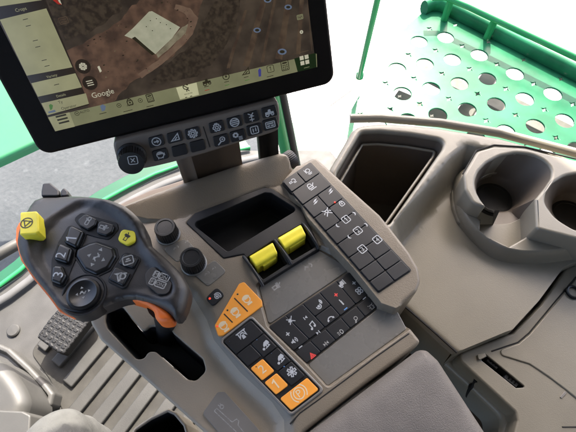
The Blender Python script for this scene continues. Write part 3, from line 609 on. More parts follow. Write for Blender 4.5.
# ---- small square switch, knobs, printed plates
sq = key(H0, [(204.6, 298.2), (216.8, 286.4), (225.4, 294.4), (213.2, 307)], .0024, -.002, M_key, con, r=.0035)
icon('hand', H0, (217, 296.4), .0044, .0025, M_white, sq); led(209.8, 298.6, .0022, sq, .0012)
for x, y, r_ in ((168.3, 234.5, .0118), (194, 264, .0122)):
    q = U(x, y, 0)
    kn = lathe('knob', M_black, con, (q.x, q.y, -.001), (0, 0, 1), [(r_*1.03, 0), (r_*1.03, .003), (r_*1.0, .0035), (r_*.97, .0165), (r_*.9, .0182), (r_*.72, .0182), (r_*.66, .0174), (r_*.05, .0174)], 60, 1, .0007, (2, 3))
    lathe('knob_collar', M_silver, kn, (q.x, q.y, -.001), (0, 0, 1), [(r_*1.12, 0), (r_*1.12, .0022), (r_*1.05, .003)], 48)
def printed(pts, syms, m=M_rim, z=.0007, z0=-.002):
    pl = plate('symbol_plate', m, con, H0, fillet(ccw(H0.LL(pts, z)), .0035), z, z0, .0004)
    for k, c_, s, w in syms: icon(k, H0, c_, s, z+.0001, M_dim, pl, w=w)
    return pl
printed([(163, 248.5), (184, 239), (190, 243), (195, 248), (177.5, 262.5)], [('squig', (176, 248.2), .0036, .22), ('squig', (186.5, 242), .0022, .3)], M_silver)
printed([(194, 274.2), (214.7, 259.8), (226.5, 271.5), (208, 286.5)], [('squig', (207, 274), .0034, .22), ('squig', (214, 268.5), .0024, .25)], M_silver)
gp = [(202.4, 413.4), (217.7, 392), (224.6, 391.6), (262, 433), (235, 452)]
gpl = printed(gp, [], M_rim, ZW+.0016, ZW-.004)
def GZ(*pts): return [H0.L(x, y, ZW+.002) for x, y in pts]
ln = GZ((214.2, 411), (216.7, 408.2), (232, 422), (236.6, 419), (238.8, 421), (238, 425), (250, 440))
draw('gate_diagram', [('s', ln), ('s', GZ((214.2, 411), (236, 431.5), (233, 436), (240, 444)))], H0, (0, 0), 1, ZW+.0018, M_dim, gpl, w=.0007)
icon('hare', H0, (221.4, 406.2), .0032, ZW+.0018, M_dim, gpl, w=.28)
plate('front_trim', M_peach, con, H0, fillet(ccw(P2([(112, 208, -.004), (127, 200, -.004), (150, 190, -.004), (188, 178, -.004), (216, 169, -.004), (222, 172, -.004), (150, 200, -.004), (124, 216, -.004)])), .002), -.004, -.03, .002)
q = U(289, 160, 0)
lathe('thumb_wheel', M_black, con, (q.x-.007, q.y, -.001), (1, 0, 0), [(.0102, 0), (.0112, .001), (.0112, .013), (.0102, .014)], 64, 1, .0007, (1, 2))
# seam at the rear of the console
sm = [U(x, y, 0) for x, y in ((290, 424), (300, 413), (314, 403), (345, 380), (377, 356), (409, 333.5))]
tube('seam', M_line, con, [(p.x, p.y, -.0002) for p in sm], .0007, 6)
# ---- armrest pad
pad = P2([(298, 440), (421.5, 346.3), (430, 346.5), (442, 357.5), (496, 440), (560, 560), (380, 560)], .02)
pc = Vector(pad[1])
arm = relief('armrest_pad', M_pad, None, fillet(ccw(pad), .008), .026, f=lambda P: -.010*np.clip(segdist(P, pad)*-1/.05+1, 0, 1)**2, step=.006, r=.012, bottom=-.06)
tag(arm, 'soft grey textured armrest pad behind the button console', 'armrest')
# ================================================================== JOYSTICK
q = U(165, 328, -.02)
joy = thing('joystick', 'black multifunction joystick with orange edging and yellow stop button', 'joystick', (q.x, q.y, -.04))
ZJ = .070
jp = [(29.8, 188), (58, 189.5), (73, 190.6), (101.5, 197.7), (125, 206), (136, 215), (145, 226), (149, 244), (166, 258), (181, 273), (188, 284), (189.7, 292), (184, 311), (176.5, 320), (168, 311.6), (151, 302), (131, 297.5), (119.4, 299.5), (109, 304), (93.4, 310.5), (86, 315), (71, 315.5), (60, 310), (50, 296), (33, 276), (21, 259), (16, 240), (15.5, 216), (18.5, 202)]
jo = smoothp(ccw(P2(jp, .062)), 1)
face = smoothp(ccw(P2([(44, 226), (71, 206), (84, 200), (106, 205.5), (129, 224), (140, 240), (150, 262), (172, 284), (168, 298), (130, 292), (100, 302), (82, 310), (64, 304), (47, 280), (36, 262), (37, 242)], .066)), 2)
jm = Vector((sum(p[0] for p in jo)/len(jo), sum(p[1] for p in jo)/len(jo)))
face0 = [tuple(p) for p in face]
crA, crB = Vector(P2([(40, 224)], .068)[0]), Vector(P2([(100, 197)], .068)[0]); crn = (crB-crA).normalized(); crn = Vector((-crn.y, crn.x))
if (Vector(P2([(28, 195)], .068)[0])-crA).dot(crn) < 0: crn = -crn
def jf(P):
    t = np.clip((P[:, 0]-crA.x)*crn.x+(P[:, 1]-crA.y)*crn.y+.004, 0, .04)
    return -.33*t-1.1*((P[:, 0]-jm.x)**2*.35+(P[:, 1]-jm.y)**2*.5)
jb = relief('handle', M_joy, joy, jo, ZJ+.003, regions=[(face, ZJ-.004, .013)], f=jf, step=.0035, r=.011, bottom=.045)
lo = offs(jo, -.014)
low = relief('grip_underside', M_joy, joy, offs(jo, -.008), .044, step=.006, r=.002, bottom=.030)
# orange edging along the left and lower side
ccj = ccw(P2(jp, .054)); 
idx = [(188, 29.8)]
edge = P2([(26, 220), (19, 222), (16, 228), (15.3, 240), (20.5, 260), (32.5, 277.8), (48.8, 297.5), (59, 311.5), (71, 317.2), (86.5, 316.8), (92, 313.2), (100, 303), (80, 296), (60, 285), (40, 262), (30, 240)], .056)
plate('edge_trim', M_orj, joy, H0, fillet(ccw(edge), .002), .056, .050, .0012)
trg = P2([(126, 298.3), (133, 297.3), (152, 300.5), (169, 310), (174, 320.5), (163, 323), (155.4, 320), (153.5, 309.5), (144, 303)], .058)
relief('trigger', M_orj, joy, smoothp(ccw(trg), 2), .061, step=.002, r=.005, bottom=.042)
tube('stem', M_tray, joy, [U(163, 304, .045), U(165, 312, .02), U(166, 326, -.02), U(168, 334, -.05)], [.014, .011, .010, .013], 20)
for p_, l_ in (([(41, 191), (42.5, 183), (50, 182.5), (59, 190)], .05), ([(60.5, 190.5), (63.5, 187), (68, 190.8)], .05)):
    plate('rear_trigger', M_black, joy, H0, fillet(ccw(P2(p_+[(p_[-1][0], 196), (p_[0][0], 196)], l_)), .002), l_, l_-.02, .0015)
HJ = ZJ-.002
def jkey(pts, h, m, r=.002, bev=.0012, h0=None, label=None, gap=.0):
    return key(H0, pts, h, ZJ-.012 if h0 is None else h0, m, jb, r=r, bev=bev, gap=gap, label=label)
def well(pts, h=ZJ-.0006, r=.004):
    return plate('button_well', M_tray, jb, H0, fillet(ccw(H0.LL(pts, h)), r), h-.0028, ZJ-.02, .0006)
jU = (-.93, -.35); jR = (.35, -.93)
stop = relief('stop_button', M_yellow, jb, fillet(ccw(P2([(20, 212), (36, 210.8), (37.6, 213), (38.6, 231), (36, 233.6), (19.5, 234.6)], .080)), .0014), .080, step=.002, r=.0014, bottom=.066)
stop['label'] = 'raised yellow stop button'
icon('funnel', H0, (26.5, 222.8), .0056, .0803, M_dark, stop, rot=rotpx(H0, (26, 223), (1, .1), .08), w=.16)
well([(72, 217), (80, 210.5), (116, 221), (117.5, 227.5), (108, 238.5), (96, 236), (84, 232.5)])
o = jkey([(77, 220), (85, 213.5), (97, 219.3), (95.4, 225), (87.6, 230), (79.5, 225.5)], HJ+.0015, M_keyj, .003); icon('roll', H0, (87.8, 221), .0050, HJ+.0016, M_dim, o, rotpx(H0, (88, 221), (.5, -.86), HJ), .22)
o = jkey([(98, 219.8), (115, 225), (112, 232), (106, 235.5), (96.3, 233)], HJ+.0012, M_keyj, .003); icon('boom', H0, (104, 227.6), .0046, HJ+.0013, M_dim, o, rotpx(H0, (104, 228), (.95, .3), HJ), .22)
well([(50, 258), (57, 240), (68, 222), (86, 230.5), (78, 250), (70, 268), (62, 287), (49, 283)])
for pts, d_, c_ in (([(69.5, 224), (83.5, 231), (76, 248), (63.3, 241.8)], '1', (71.5, 238.5)), ([(58, 242), (72, 248), (67.5, 263.5), (53, 258.8)], '2', (60.5, 255)), ([(52, 264.5), (62, 265.5), (66, 274.8), (60.5, 284.7), (50, 281)], '3', (58.2, 274.6))):
    o = jkey(pts, HJ+.003, M_keyj, .0025, .0025); word(d_, H0, c_, .0095, HJ+.0031, M_white, o, rotpx(H0, c_, jR, HJ))
dp = [(76, 248.5), (88, 243), (96, 241), (114, 247.5), (116, 256), (108.5, 268.3), (95, 274.6), (83.5, 269.4), (74.7, 256)]
well([(p[0]+(p[0]-95)*.1, p[1]+(p[1]-257)*.1) for p in dp])
o = jkey(dp, HJ+.001, M_keyj, .004, .003)
icon('cross', H0, (96.5, 257), .0100, HJ+.0011, M_dim, o, rotpx(H0, (96, 257), (.5, -.86), HJ), .10)
o = jkey([(121.5, 228.6), (135.3, 231), (135.3, 240.6), (127, 245), (117.3, 239.8)], HJ+.001, M_yellow, .0035, label='small yellow square button'); icon('boom', H0, (127, 236.5), .0046, HJ+.0011, M_dark, o, rotpx(H0, (127, 236), (.6, -.8), HJ), .16)
well([(123, 250), (141, 256), (124, 288.5), (105, 280)])
o = jkey([(123.8, 253.5), (138.5, 257.8), (133, 268), (117.7, 263)], HJ+.001, M_keyj, .0018); icon('frame', H0, (128, 260.2), .0050, HJ+.0011, M_dim, o, rotpx(H0, (128, 260), (.8, -.25), HJ), .2)
o = jkey([(115, 266.5), (130, 272.6), (123, 285.6), (108, 278.6)], HJ+.001, M_keyj, .0018); icon('nav', H0, (119, 276), .0062, HJ+.0011, M_dim, o, rotpx(H0, (119, 276), (.95, .25), HJ), .2)
q = U(83, 293.5, HJ)
lathe('button_well', M_tray, jb, (q.x, q.y, ZJ-.02), (0, 0, 1), [(.019, 0), (.019, .0165), (.0178, .0168), (.016, .015), (.001, .015)], 48)
o = lathe('round_button', M_keyj, jb, (q.x, q.y, ZJ-.012), (0, 0, 1), [(.0145, 0), (.0145, .009), (.0138, .0105), (.0118, .0112), (.011, .0106), (.0005, .0100)], 48)
icon('cross', H0, (83, 292.5), .0066, ZJ-.0016, M_dim, o, rotpx(H0, (83, 293), (.9, -.3), HJ), .14)
o = plate('symbol_plate', M_joy, jb, H0, fillet(ccw(H0.LL([(145, 274), (152, 265), (172, 283), (168, 294), (158, 294), (146, 284)], ZJ-.0006)), .004), ZJ-.0006, ZJ-.012, .0004)
icon('pads', H0, (159.3, 279.6), .0078, ZJ-.0004, M_dim, jb, rotpx(H0, (159, 279), (.93, .34), HJ), .12)
# ================================================================== DISPLAY
dh = (MC @ Vector((1, .247, -.119))).normalized(); dv = -(MC @ Vector((.226, -1.396, -1))).normalized()
DF = Frame(UD(188, 119, .42), dh, dv)
bl = Vector(DF.L(41, 156.5)); br = Vector(DF.L(335.5, 82.8))
DWID = (br-bl).length; ex = (br-bl).normalized(); ey = Vector((-ex.y, ex.x)); DHT = DWID*.72
disp = thing('display', 'black framed touchscreen showing an aerial map above the console', 'touchscreen', tuple(DF.W(*((bl+br)/2))))
def dpt(u, v): p = bl+ex*(u*DWID)+ey*(v*DHT); return (p.x, p.y)
plate('bezel', M_bezel, disp, DF, fillet([dpt(0, 0), dpt(1, 0), dpt(1, 1), dpt(0, 1)], .011, 8), 0, -.022, .003)
sb = [Vector(DF.L(*p)) for p in ((55, 131.3), (316, 67))]
def spt(p): return DF.L(*p)
e2 = (sb[1]-sb[0]); st = ey*(DHT*.87)
def scr(name, c, k=1.0, c2=None, scale=60, lo=.35, hi=.65, detail=8):
    return mat(name, lin(c), .16, .08, scale, spec=.3, emit=k*.98, col2=lin(c2) if c2 else None, rvar=0, lo=lo, hi=hi, detail=detail)
S_map = scr('screen_map', (46, 39, 33), 1, (70, 60, 50), 60); S_yard = scr('screen_yard', (62, 48, 40), 1, (94, 72, 58), 110)
S_road = scr('screen_road', (58, 46, 38), 1, (80, 66, 52), 120); S_pale = scr('screen_panel', (138, 136, 104), 1); S_bar = scr('screen_header', (40, 32, 24), 1)
S_road2 = scr('screen_yard_road', (92, 72, 60), 1, (108, 88, 72), 120); S_tan = scr('screen_apron', (104, 96, 78), 1, (124, 116, 96), 200); S_bld = scr('screen_roof', (146, 146, 124), 1, (160, 158, 136), 140); S_ink = scr('screen_ink', (42, 38, 26), 1); S_white = scr('screen_white', (176, 172, 150), 1)
S_green = scr('screen_green', (22, 36, 16), 1); S_tab = scr('screen_tab', (172, 170, 136), 1); S_tool = scr('screen_toolbar', (112, 112, 84), 1); S_red = scr('screen_red', (150, 40, 30), 1)
S_blue = scr('screen_blue', (88, 100, 120), 1); S_navy = scr('screen_navy', (60, 60, 120), 1); S_gr2 = scr('screen_pin', (70, 110, 50), 1); S_scrub = scr('screen_scrub', (42, 35, 29), 1, (62, 53, 43), 260, .4, .62)
screen = plate('screen', S_map, disp, DF, [tuple(sb[0]), tuple(sb[1]), tuple(sb[1]+st), tuple(sb[0]+st)], .0004, -.003, .0001)
def sp(name, pts, m, h, parent=None, dense_=False):
    p = ccw([spt(q) for q in pts]); v2, tr = cdt([p])
    return mesh_obj(name, [DF.W(a, b, h) for a, b in v2], [tuple(t) for t in tr], m, parent or screen)
def jit(pts, a=1.2, n=5):
    o = []
    for i in range(len(pts)):
        p, q = pts[i], pts[(i+1) % len(pts)]
        for k in range(n): o.append((p[0]+(q[0]-p[0])*k/n+random.uniform(-a, a), p[1]+(q[1]-p[1])*k/n+random.uniform(-a, a)))
    return o
ADIR = rotpx(DF, (150, 100), (.97, -.24))
sp('yard', jit([(66, 52), (92, 38), (118, 22), (132, 6), (150, -8), (205, -12), (197, 20), (186, 44), (164, 62), (130, 84), (112, 104), (90, 108), (76, 72)]), S_yard, .00046)
sp('scrub', jit([(48, 2), (60, -8), (118, -10), (122, 8), (98, 28), (66, 42), (58, 30)], 1.5), S_scrub, .0005)
sp('scrub', jit([(190, 46), (214, 2), (240, -6), (236, 30), (214, 62), (196, 76), (150, 84), (164, 66)], 1.5), S_scrub, .0005)
for a, b, w_ in (((246, 66), (266, -8), 3.2), ((262, 62), (276, -8), 1.6), ((279, 59), (290, -8), 3.6), ((298, 54), (302, -8), 2.2), ((228, 68), (246, 10), 1.8)):
    sp('track', jit([(a[0]-w_, a[1]), (a[0]+w_, a[1]), (b[0]+w_*.8, b[1]), (b[0]-w_*.8, b[1])], .5, 6), S_road, .00054)
loop_ = [(176, 4), (190, 8), (198, 18), (193, 34), (178, 50), (162, 64), (142, 78), (138, 74), (158, 60), (172, 47), (186, 31), (189, 20), (184, 13), (174, 9)]
sp('yard_road', jit(loop_, .3, 4), S_road2, .00055)
sp('apron', jit([(182, 27), (188, 24), (186, 32), (172, 46), (158, 58), (156, 54), (172, 38)], .3, 3), S_tan, .00056)
sp('building', [(149, 11.5), (152, 11), (180, 27), (172, 38), (155.5, 54), (134.5, 37), (132, 38.5), (124.5, 35.5), (133, 28)], S_bld, .00058)
for x, y in ((150, 20), (156, 18), (160, 22), (166, 24), (152, 30), (146, 26), (170, 28)): sp('roof_vent', [(x, y), (x+1, y+.2), (x+.8, y+1), (x-.2, y+.8)], S_ink, .00062)
sp('loading_bay', [(132, 38), (135, 36.5), (155, 54), (152, 55)], S_ink, .00062)
for k in range(110):
    x, y = random.uniform(84, 204), random.uniform(-4, 84)
    if not inside([(x, y)], [(72, 60), (92, 38), (118, 22), (132, 6), (150, -8), (205, -12), (197, 20), (186, 44), (164, 62), (130, 84), (112, 100)])[0]: continue
    if 126 < x < 182 and 10 < y < 56: continue
    s_ = random.uniform(.35, 1.2); sp('parked_machine', [(x, y), (x+s_*1.6, y-s_*.4), (x+s_*1.9, y+s_*.5), (x+s_*.3, y+s_)], random.choice([S_ink, S_ink, S_bar, S_bar, S_road, S_tool]), .0006+k*2e-6)
# left data column
sp('data_column', [(-6, 8), (44, -4), (89.5, 104.5), (48, 116.5)], S_bar, .00062)
sp('data_panel', [(0, 19.5), (46.5, 8.2), (72.5, 67), (27, 75.5)], S_pale, .00066); sp('data_panel', [(-12, 8), (-8, -8), (38, -9), (42, 0)], S_pale, .00066)
sp('data_panel', [(31.5, 83), (75.5, 73), (82, 87), (38, 96.5)], S_pale, .00066); sp('data_panel', [(41.5, 103), (86, 93), (89, 103.5), (47.5, 115)], S_pale, .00066)
HT = .0007
def wd(s, c, size, m): return word(s, DF, c, size*.64, HT, m, screen, ADIR)
def smudge(c, n, m): return draw('caption', [('f', [(-n, -.22), (n, -.22), (n, .22), (-n, .22)])], DF, DF.L(*c), .0012, HT, m, screen, ADIR)
wd('Crops', (21, 9.8), .0040, S_pale); wd('Variety', (52, 76.3), .0036, S_pale); wd('Details', (61, 95.3), .0034, S_pale)
wd('Ty', (60.5, 102.5), .0042, S_ink); wd('Operator', (69, 107.3), .0040, S_ink)
for x, y in ((25.5, 19), (28.5, 25.5), (35.5, 40.2), (38, 46.5), (44.3, 59.8), (47.2, 65.6), (56.7, 84.2)):
    sp('dash', [(x-2.6, y+.4), (x+2.4, y-.8), (x+2.7, y-.2), (x-2.3, y+1)], S_ink, HT)
sp('pin', jit([(49, 105), (51, 103.6), (53, 105), (52.4, 109), (50.5, 110)], .2, 2), S_gr2, HT); sp('pin', [(48, 111.5), (55, 109.5), (56, 111.5), (49, 113)], S_blue, HT)
# tool bar
sp('tool_bar', [(48, 117.3), (316.5, 53.5), (317, 66.8), (73, 126.5), (55.5, 131)], S_tool, .00062)
sp('menu_tab', [(48.5, 117), (69.5, 112), (75, 126.3), (55.5, 131)], S_pale, .00066)
sp('highlighted_tab', [(176, 87.5), (196.5, 82.3), (199, 94.5), (180, 99.2)], S_tab, .00066); sp('green_tab', [(294, 58.3), (315.5, 52.7), (316.3, 67), (297.5, 71.7)], S_green, .00066)
def ti(k, c, s, m=S_ink, w=.2): return icon(k, DF, c, s, HT, m, screen, ADIR, w, name='symbol')
ti('lines', (62.5, 119), .0050, w=.3); ti('ring', (77, 113.5), .0022); wd('AUTO', (84.5, 111.5), .0036, S_ink)
sp('globe', jit([(100, 106), (103, 104), (106, 106), (105, 110), (102, 111)], .2, 2), S_blue, HT); smudge((103, 113), 2.6, S_ink)
ti('ring', (119, 105.5), .0022); ti('lock', (129.5, 101.5), .0040); smudge((128, 110.5), 3.4, S_ink); wd('AUTO', (130, 105), .0026, S_ink)
ti('ring', (140.3, 100.5), .0022); ti('calc', (150, 98), .0038); smudge((150, 105.8), 2.6, S_ink)
ti('dish', (186.5, 87.5), .0040); wd('RECEIVER', (188.5, 93.6), .0021, S_ink); sp('dot', [(185, 97), (187, 96.5), (187.2, 97.2), (185.2, 97.7)], S_ink, HT); sp('dot', [(190, 95.8), (192, 95.3), (192.2, 96), (190.2, 96.5)], S_ink, HT)
ti('tractor', (206.5, 81.5), .0040); smudge((206.5, 86.3), 1.8, S_ink); smudge((207, 89.8), 1.8, S_red)
ti('ring', (226, 76.5), .0036); smudge((226.5, 81.5), 1.8, S_ink); smudge((227, 84.8), 1.8, S_gr2)
ti('wedge', (245.5, 71.5), .0040); smudge((246, 76.8), 1.8, S_ink); smudge((247, 79.8), 1.8, S_gr2)
sp('arrow', [(258, 70), (259.5, 68), (261, 69.4), (261, 76), (258.6, 76.6)], S_navy, HT); icon('b1', DF, (270.5, 68.8), .0036, HT, S_ink, screen, ADIR, .14); smudge((270, 76), 2.6, S_ink)
ti('calc', (285, 65.5), .0048, w=.14); ti('grid4', (304.5, 60), .0052, S_white); smudge((306.5, 67.2), 2.2, S_tool)
wd('Google', (103, 94), .0078, S_white); smudge((300, 52.3), 6.5, S_road)
for x, y in ((83, 66.5), (90, 83)):
    icon('ring', DF, (x, y), .0046, HT, S_bar, screen, ADIR, 1.0); icon('gear' if y < 70 else 'lines', DF, (x, y), .0030, HT+.00006, S_white, screen, ADIR, .24)
icon('panel', DF, (63.5, 20.5), .0034, HT, S_road, screen, ADIR, .2); sp('compass', [(53, 0), (55, -2), (62, 4.5), (58, 4)], S_red, HT); sp('compass', [(57, -2), (59, -3), (62, 4.5), (59.5, 2.5)], S_white, HT+.00002)
sp('sign', jit([(97.5, 66.5), (99.5, 65.5), (102, 71), (100, 72.5)], .2, 2), S_white, HT)
for x, y, s in ((257, 30, 1), (282, 51.5, 1.2), (288, 7, 1), (267.5, 0, 1)):
    sp('road_shield', [(x+3.8*s*math.cos(a), y+2.6*s*math.sin(a)) for a in [k*math.pi/6 for k in range(12)]], S_blue, HT); sp('road_shield', [(x+2.2*s*math.cos(a), y+1.4*s*math.sin(a)) for a in [k*math.pi/5 for k in range(10)]], S_ink, HT+.00003)
ti('panel', (300, 17), .0026, S_tool, .3); ti('ring', (301.5, 32), .0014, S_white, .6)
sp('divider', [(307, 0), (307.6, 0), (312, 51), (311.4, 51.2)], S_road, HT); sp('divider', [(307.6, 0), (306.5, -8), (306, -8), (307, 0)], S_road, HT+.00002)
# ================================================================== KEYPAD BAR under the display
kv = -(MC @ Vector((.10, -1.0, -.75))).normalized()
KF = Frame(UD(200, 133, .425), dh, kv)
bar = thing('control_bar', 'slim grey brown keypad bar with a round knob below the display', 'keypad', tuple(KF.W(*KF.L(200, 150))))
bp = [(113, 143.5), (117, 139.6), (180, 124.6), (240, 110), (275, 100.8), (279.5, 103), (280.3, 127), (276, 132.3), (240, 142.5), (200, 155.5), (150, 168.5), (126, 171), (119, 166), (114.5, 152)]
plate('housing', M_holder, bar, KF, smoothp(ccw(KF.LL(bp)), 2), 0, -.016, .0022)
rows = (([(156.4, 141.7), (174.6, 137.6), (192.8, 133.6)], ['steer', 'wedge', 'gear']), ([(160.3, 155), (179.5, 150.8), (197.6, 146.3)], ['turtle', None, None]),
        ([(216.7, 127.2), (234.6, 122.4), (251.5, 117.3), (269.3, 112.2)], ['engine', 'valve', 'pto', 'tractor']), ([(221.2, 140.6), (237.8, 136), (254.5, 130), (270.4, 124.6)], ['wrench', 'gears', 'updown', 'panel']))
for cs, ks in rows:
    for (x, y), k in zip(cs, ks):
        sx, sy = 8.0, 5.6
        pts = [(x-sx-.9, y-sy+2), (x+sx-1.6, y-sy-2), (x+sx+1.2, y+sy-2.2), (x-sx+1.4, y+sy+1.8)]
        o = key(KF, pts, .0016, -.002, M_key, bar, r=.0018)
        if k: icon(k, KF, (x, y), .0046, .0017, M_white, o, rotpx(KF, (x, y), (.97, -.25)), .2)
a, b = KF.L(132, 156)
kn = lathe('knob', M_black, bar, KF.W(a, b, 0), KF.n, [(.0135, 0), (.0135, .002), (.0122, .003), (.0118, .013), (.0112, .0145), (.0006, .015)], 64, 1, .0007, (2, 3))
icon('x', KF, (132.8, 160.3), .0050, .0151, M_white, kn, rotpx(KF, (132, 160), (.99, -.1)), .16)
for k in range(2):
    a1, b1 = KF.L(203.5+k*3.6, 126.5+k*18); 
a1, b1 = KF.L(203.3, 126.5); a2, b2 = KF.L(210, 147)
tube('groove', M_line, bar, [KF.W(a1, b1, .0001), KF.W(a2, b2, .0001)], .0005, 6)
# mount between console and display
q = U(220, 172, .01)
mnt = thing('display_mount', 'beige and dark bracket carrying the display above the console front', 'bracket', (q.x, q.y, 0))
def wall(name, m, parent, p0, p1, z0, z1, th):
    d = Vector((p1.x-p0.x, p1.y-p0.y)); n = Vector((-d.y, d.x)).normalized()*th
    v = [(p0.x, p0.y), (p1.x, p1.y), (p1.x+n.x, p1.y+n.y), (p0.x+n.x, p0.y+n.y)]
    return plate(name, m, parent, H0, v, z1, z0, .0015)
wall('post', M_holder, mnt, U(186, 187, .0), U(199, 182, .0), -.02, .075, .012)
wall('plate', M_brown, mnt, U(199.3, 182, .0), U(243, 168, .0), -.02, .07, .008)
wall('arm', M_bezel, mnt, U(262, 170, -.02), U(279, 165, -.02), -.06, .09, .012)
tube('pivot', M_bezel, mnt, [KF.W(*KF.L(215, 137), -.030), DF.W(*DF.L(215, 70), -.045)], .012, 16)
# ================================================================== SIDE CONSOLE
ZS, ZM, ZH = -.02, -.062, -.078
q = U(470, 260, -.1)
side = thing('side_console', 'beige moulded side console with deep bin and twin cup holder beside the armrest', 'side console', (q.x, q.y, -.5))
so = P2([(352, 129, ZS), (357, 125.5, ZS), (364, 123.5, ZS), (380, 122, ZS), (410, 123.5, ZS), (440, 126.5, ZS), (500, 136.5, ZS), (576, 157, ZS), (690, 190, ZS), (720, 300, ZM), (700, 520, ZM), (560, 520, ZM), (512, 447, ZM), (519.6, 421, ZM), (517.6, 411, ZM), (490, 385, ZM), (456, 355, ZM), (402, 306, ZM), (372, 268, ZM), (350, 230, -.04), (328, 170, ZS)])
so = fillet(ccw(so), .012, 5)
binp = fillet(ccw(P2([(361, 131.5), (380, 130.8), (410, 133.5), (440, 138.5), (444, 143), (442, 149), (390, 223.5), (374, 226), (360, 214), (336, 180), (337, 172)], ZS)), .009)
low = P2([(452, 170, -.041), (464, 160, -.041), (490, 165, -.041), (600, 175, -.041), (720, 200, -.041), (720, 540, -.041), (380, 540, -.041), (380, 300, -.041), (398, 233, -.041)])
hatch = P2([(440, 361, ZM), (460, 353.5, ZM), (508, 333.5, ZM), (514, 331.5, ZM), (541, 302, ZM), (566, 268, ZM), (580, 262, ZM), (720, 235, ZM), (720, 560, ZM), (440, 560, ZM)])
ZT = -.016
base_p = offs(ccw(fillet(ccw(P2([(470.5, 208, ZT), (463, 189, ZT), (461.5, 173, ZT), (476, 149, ZT), (530, 147, ZT), (576, 159, ZT), (660, 180, ZT), (660, 250, ZT), (600, 243, ZT), (541, 233, -.03), (509, 247, -.042), (487, 237.5, -.042), (479.5, 231, -.042), (479, 216, -.042)])), .006)), -.0003)
relief('body', M_side, side, so, ZS, holes=[binp, offs(base_p, -.006)], regions=[(low, ZM, .024), (offs(ccw(hatch), .001), ZH-.026, .003)], step=.006, r=.008, rh=.004, bottom=-.35, hbottom=-.06)
bn = dish('storage_bin', M_brown, side, offs(binp, -.0005), ZS-.006, -.17, .016)
bn.data.materials.clear(); bn.data.materials.append(M_cupin)
lp_ = offs(binp, -.006); n_ = len(lp_)
bl_ = [(p[0], p[1], ZS-.020) for p in lp_]
tube('bin_ledge', M_side, bn, bl_+[bl_[0]], .0018, 8)
# ---- hatch with its door outline, connectors and socket
hp = P2([(456.5, 356, ZH), (508, 336, ZH), (513.5, 334.5, ZH), (541.5, 305.5, ZH), (566, 270.5, ZH), (577, 264, ZH), (700, 240, ZH), (700, 500, ZH), (560, 520, ZH), (512, 446, ZH), (519, 421, ZH), (517, 411.5, ZH), (490, 386.5, ZH)])
slotp = fillet(ccw(P2([(485.5, 354), (526.5, 387.5), (516, 388), (481, 360)], ZH)), .0015)
hat = plate('hatch_panel', M_side, side, H0, offs(fillet(ccw(hp), .006), .0014), ZH, ZH-.03, .0025, holes=[slotp], hd=ZH-.016, rh=.0008)
dish('connector_slot', M_line, hat, offs(slotp, -.0002), ZH-.002, ZH-.018, .0008)
def conn(c, s, m, h=ZH-.006):
    e = H0.L(485.5, 354, h); g = H0.L(526.5, 387.5, h); d = Vector((g[0]-e[0], g[1]-e[1])).normalized(); nn = Vector((-d.y, d.x)); k = Vector(H0.L(*c, h))
    pl = [tuple(k+d*x*s[0]+nn*y*s[1]) for x, y in ((-1, -1), (1, -1), (1, 1), (-1, 1))]
    o = plate('connector', m, hat, H0, pl, h, h-.008, .0006)
    for x in (-.5, 0, .5):
        k2 = k+d*x*s[0]; plate('pin', M_line, o, H0, [tuple(k2+d*a*.0008+nn*b*s[1]*.6) for a, b in ((-1, -1), (1, -1), (1, 1), (-1, 1))], h+.0006, h-.001, .0001)
conn((493.5, 362.5), (.0065, .0035), M_met); conn((512, 380), (.0075, .0035), M_met)
plate('latch', M_side, hat, H0, fillet(ccw(H0.LL([(477.5, 354.8), (484.8, 352.6), (487, 356.5), (479, 360)], ZH+.003)), .001), ZH+.003, ZH-.003, .0008)
def groove(pts, z, parent, rad=.0008, name='groove', m=M_line):
    return tube(name, m, parent, [U(x, y, z) for x, y in pts], rad, 6)
dr = H0.L; door_p = [(492.5, 352.5), (518.4, 343.6), (529.8, 334), (557, 301.5), (580, 274), (680, 262), (680, 480), (600, 418), (566, 389.5), (548, 376), (530, 364)]
plate('door', M_side, hat, H0, fillet(ccw(H0.LL(door_p, ZH+.0016)), .004), ZH+.0016, ZH-.002, .0014)
groove([(491.5, 351.3), (518, 342.3), (529, 333), (556, 300.5), (576, 277)], ZH+.0001, hat)
groove([(565, 297), (576, 303)], ZH, hat, .0007)
groove([(562, 427), (580, 427)], ZH, hat, .0007)
plate('tab', M_rim, hat, H0, fillet(ccw(H0.LL([(560, 397), (565, 391), (567, 392.5), (562, 398.5)], ZH+.001)), .0006), ZH+.001, ZH-.002, .0003)
q = U(572, 293, ZH)
lathe('power_socket', M_black, hat, (q.x, q.y, ZH-.001), (0, 0, 1), [(.0085, 0), (.0085, .0052), (.0075, .006), (.006, .0055), (.0055, .001), (.0005, .001)], 32)
groove([(404, 305.5), (436, 333.5), (457, 352.5)], ZM+.0012, side, .0014)
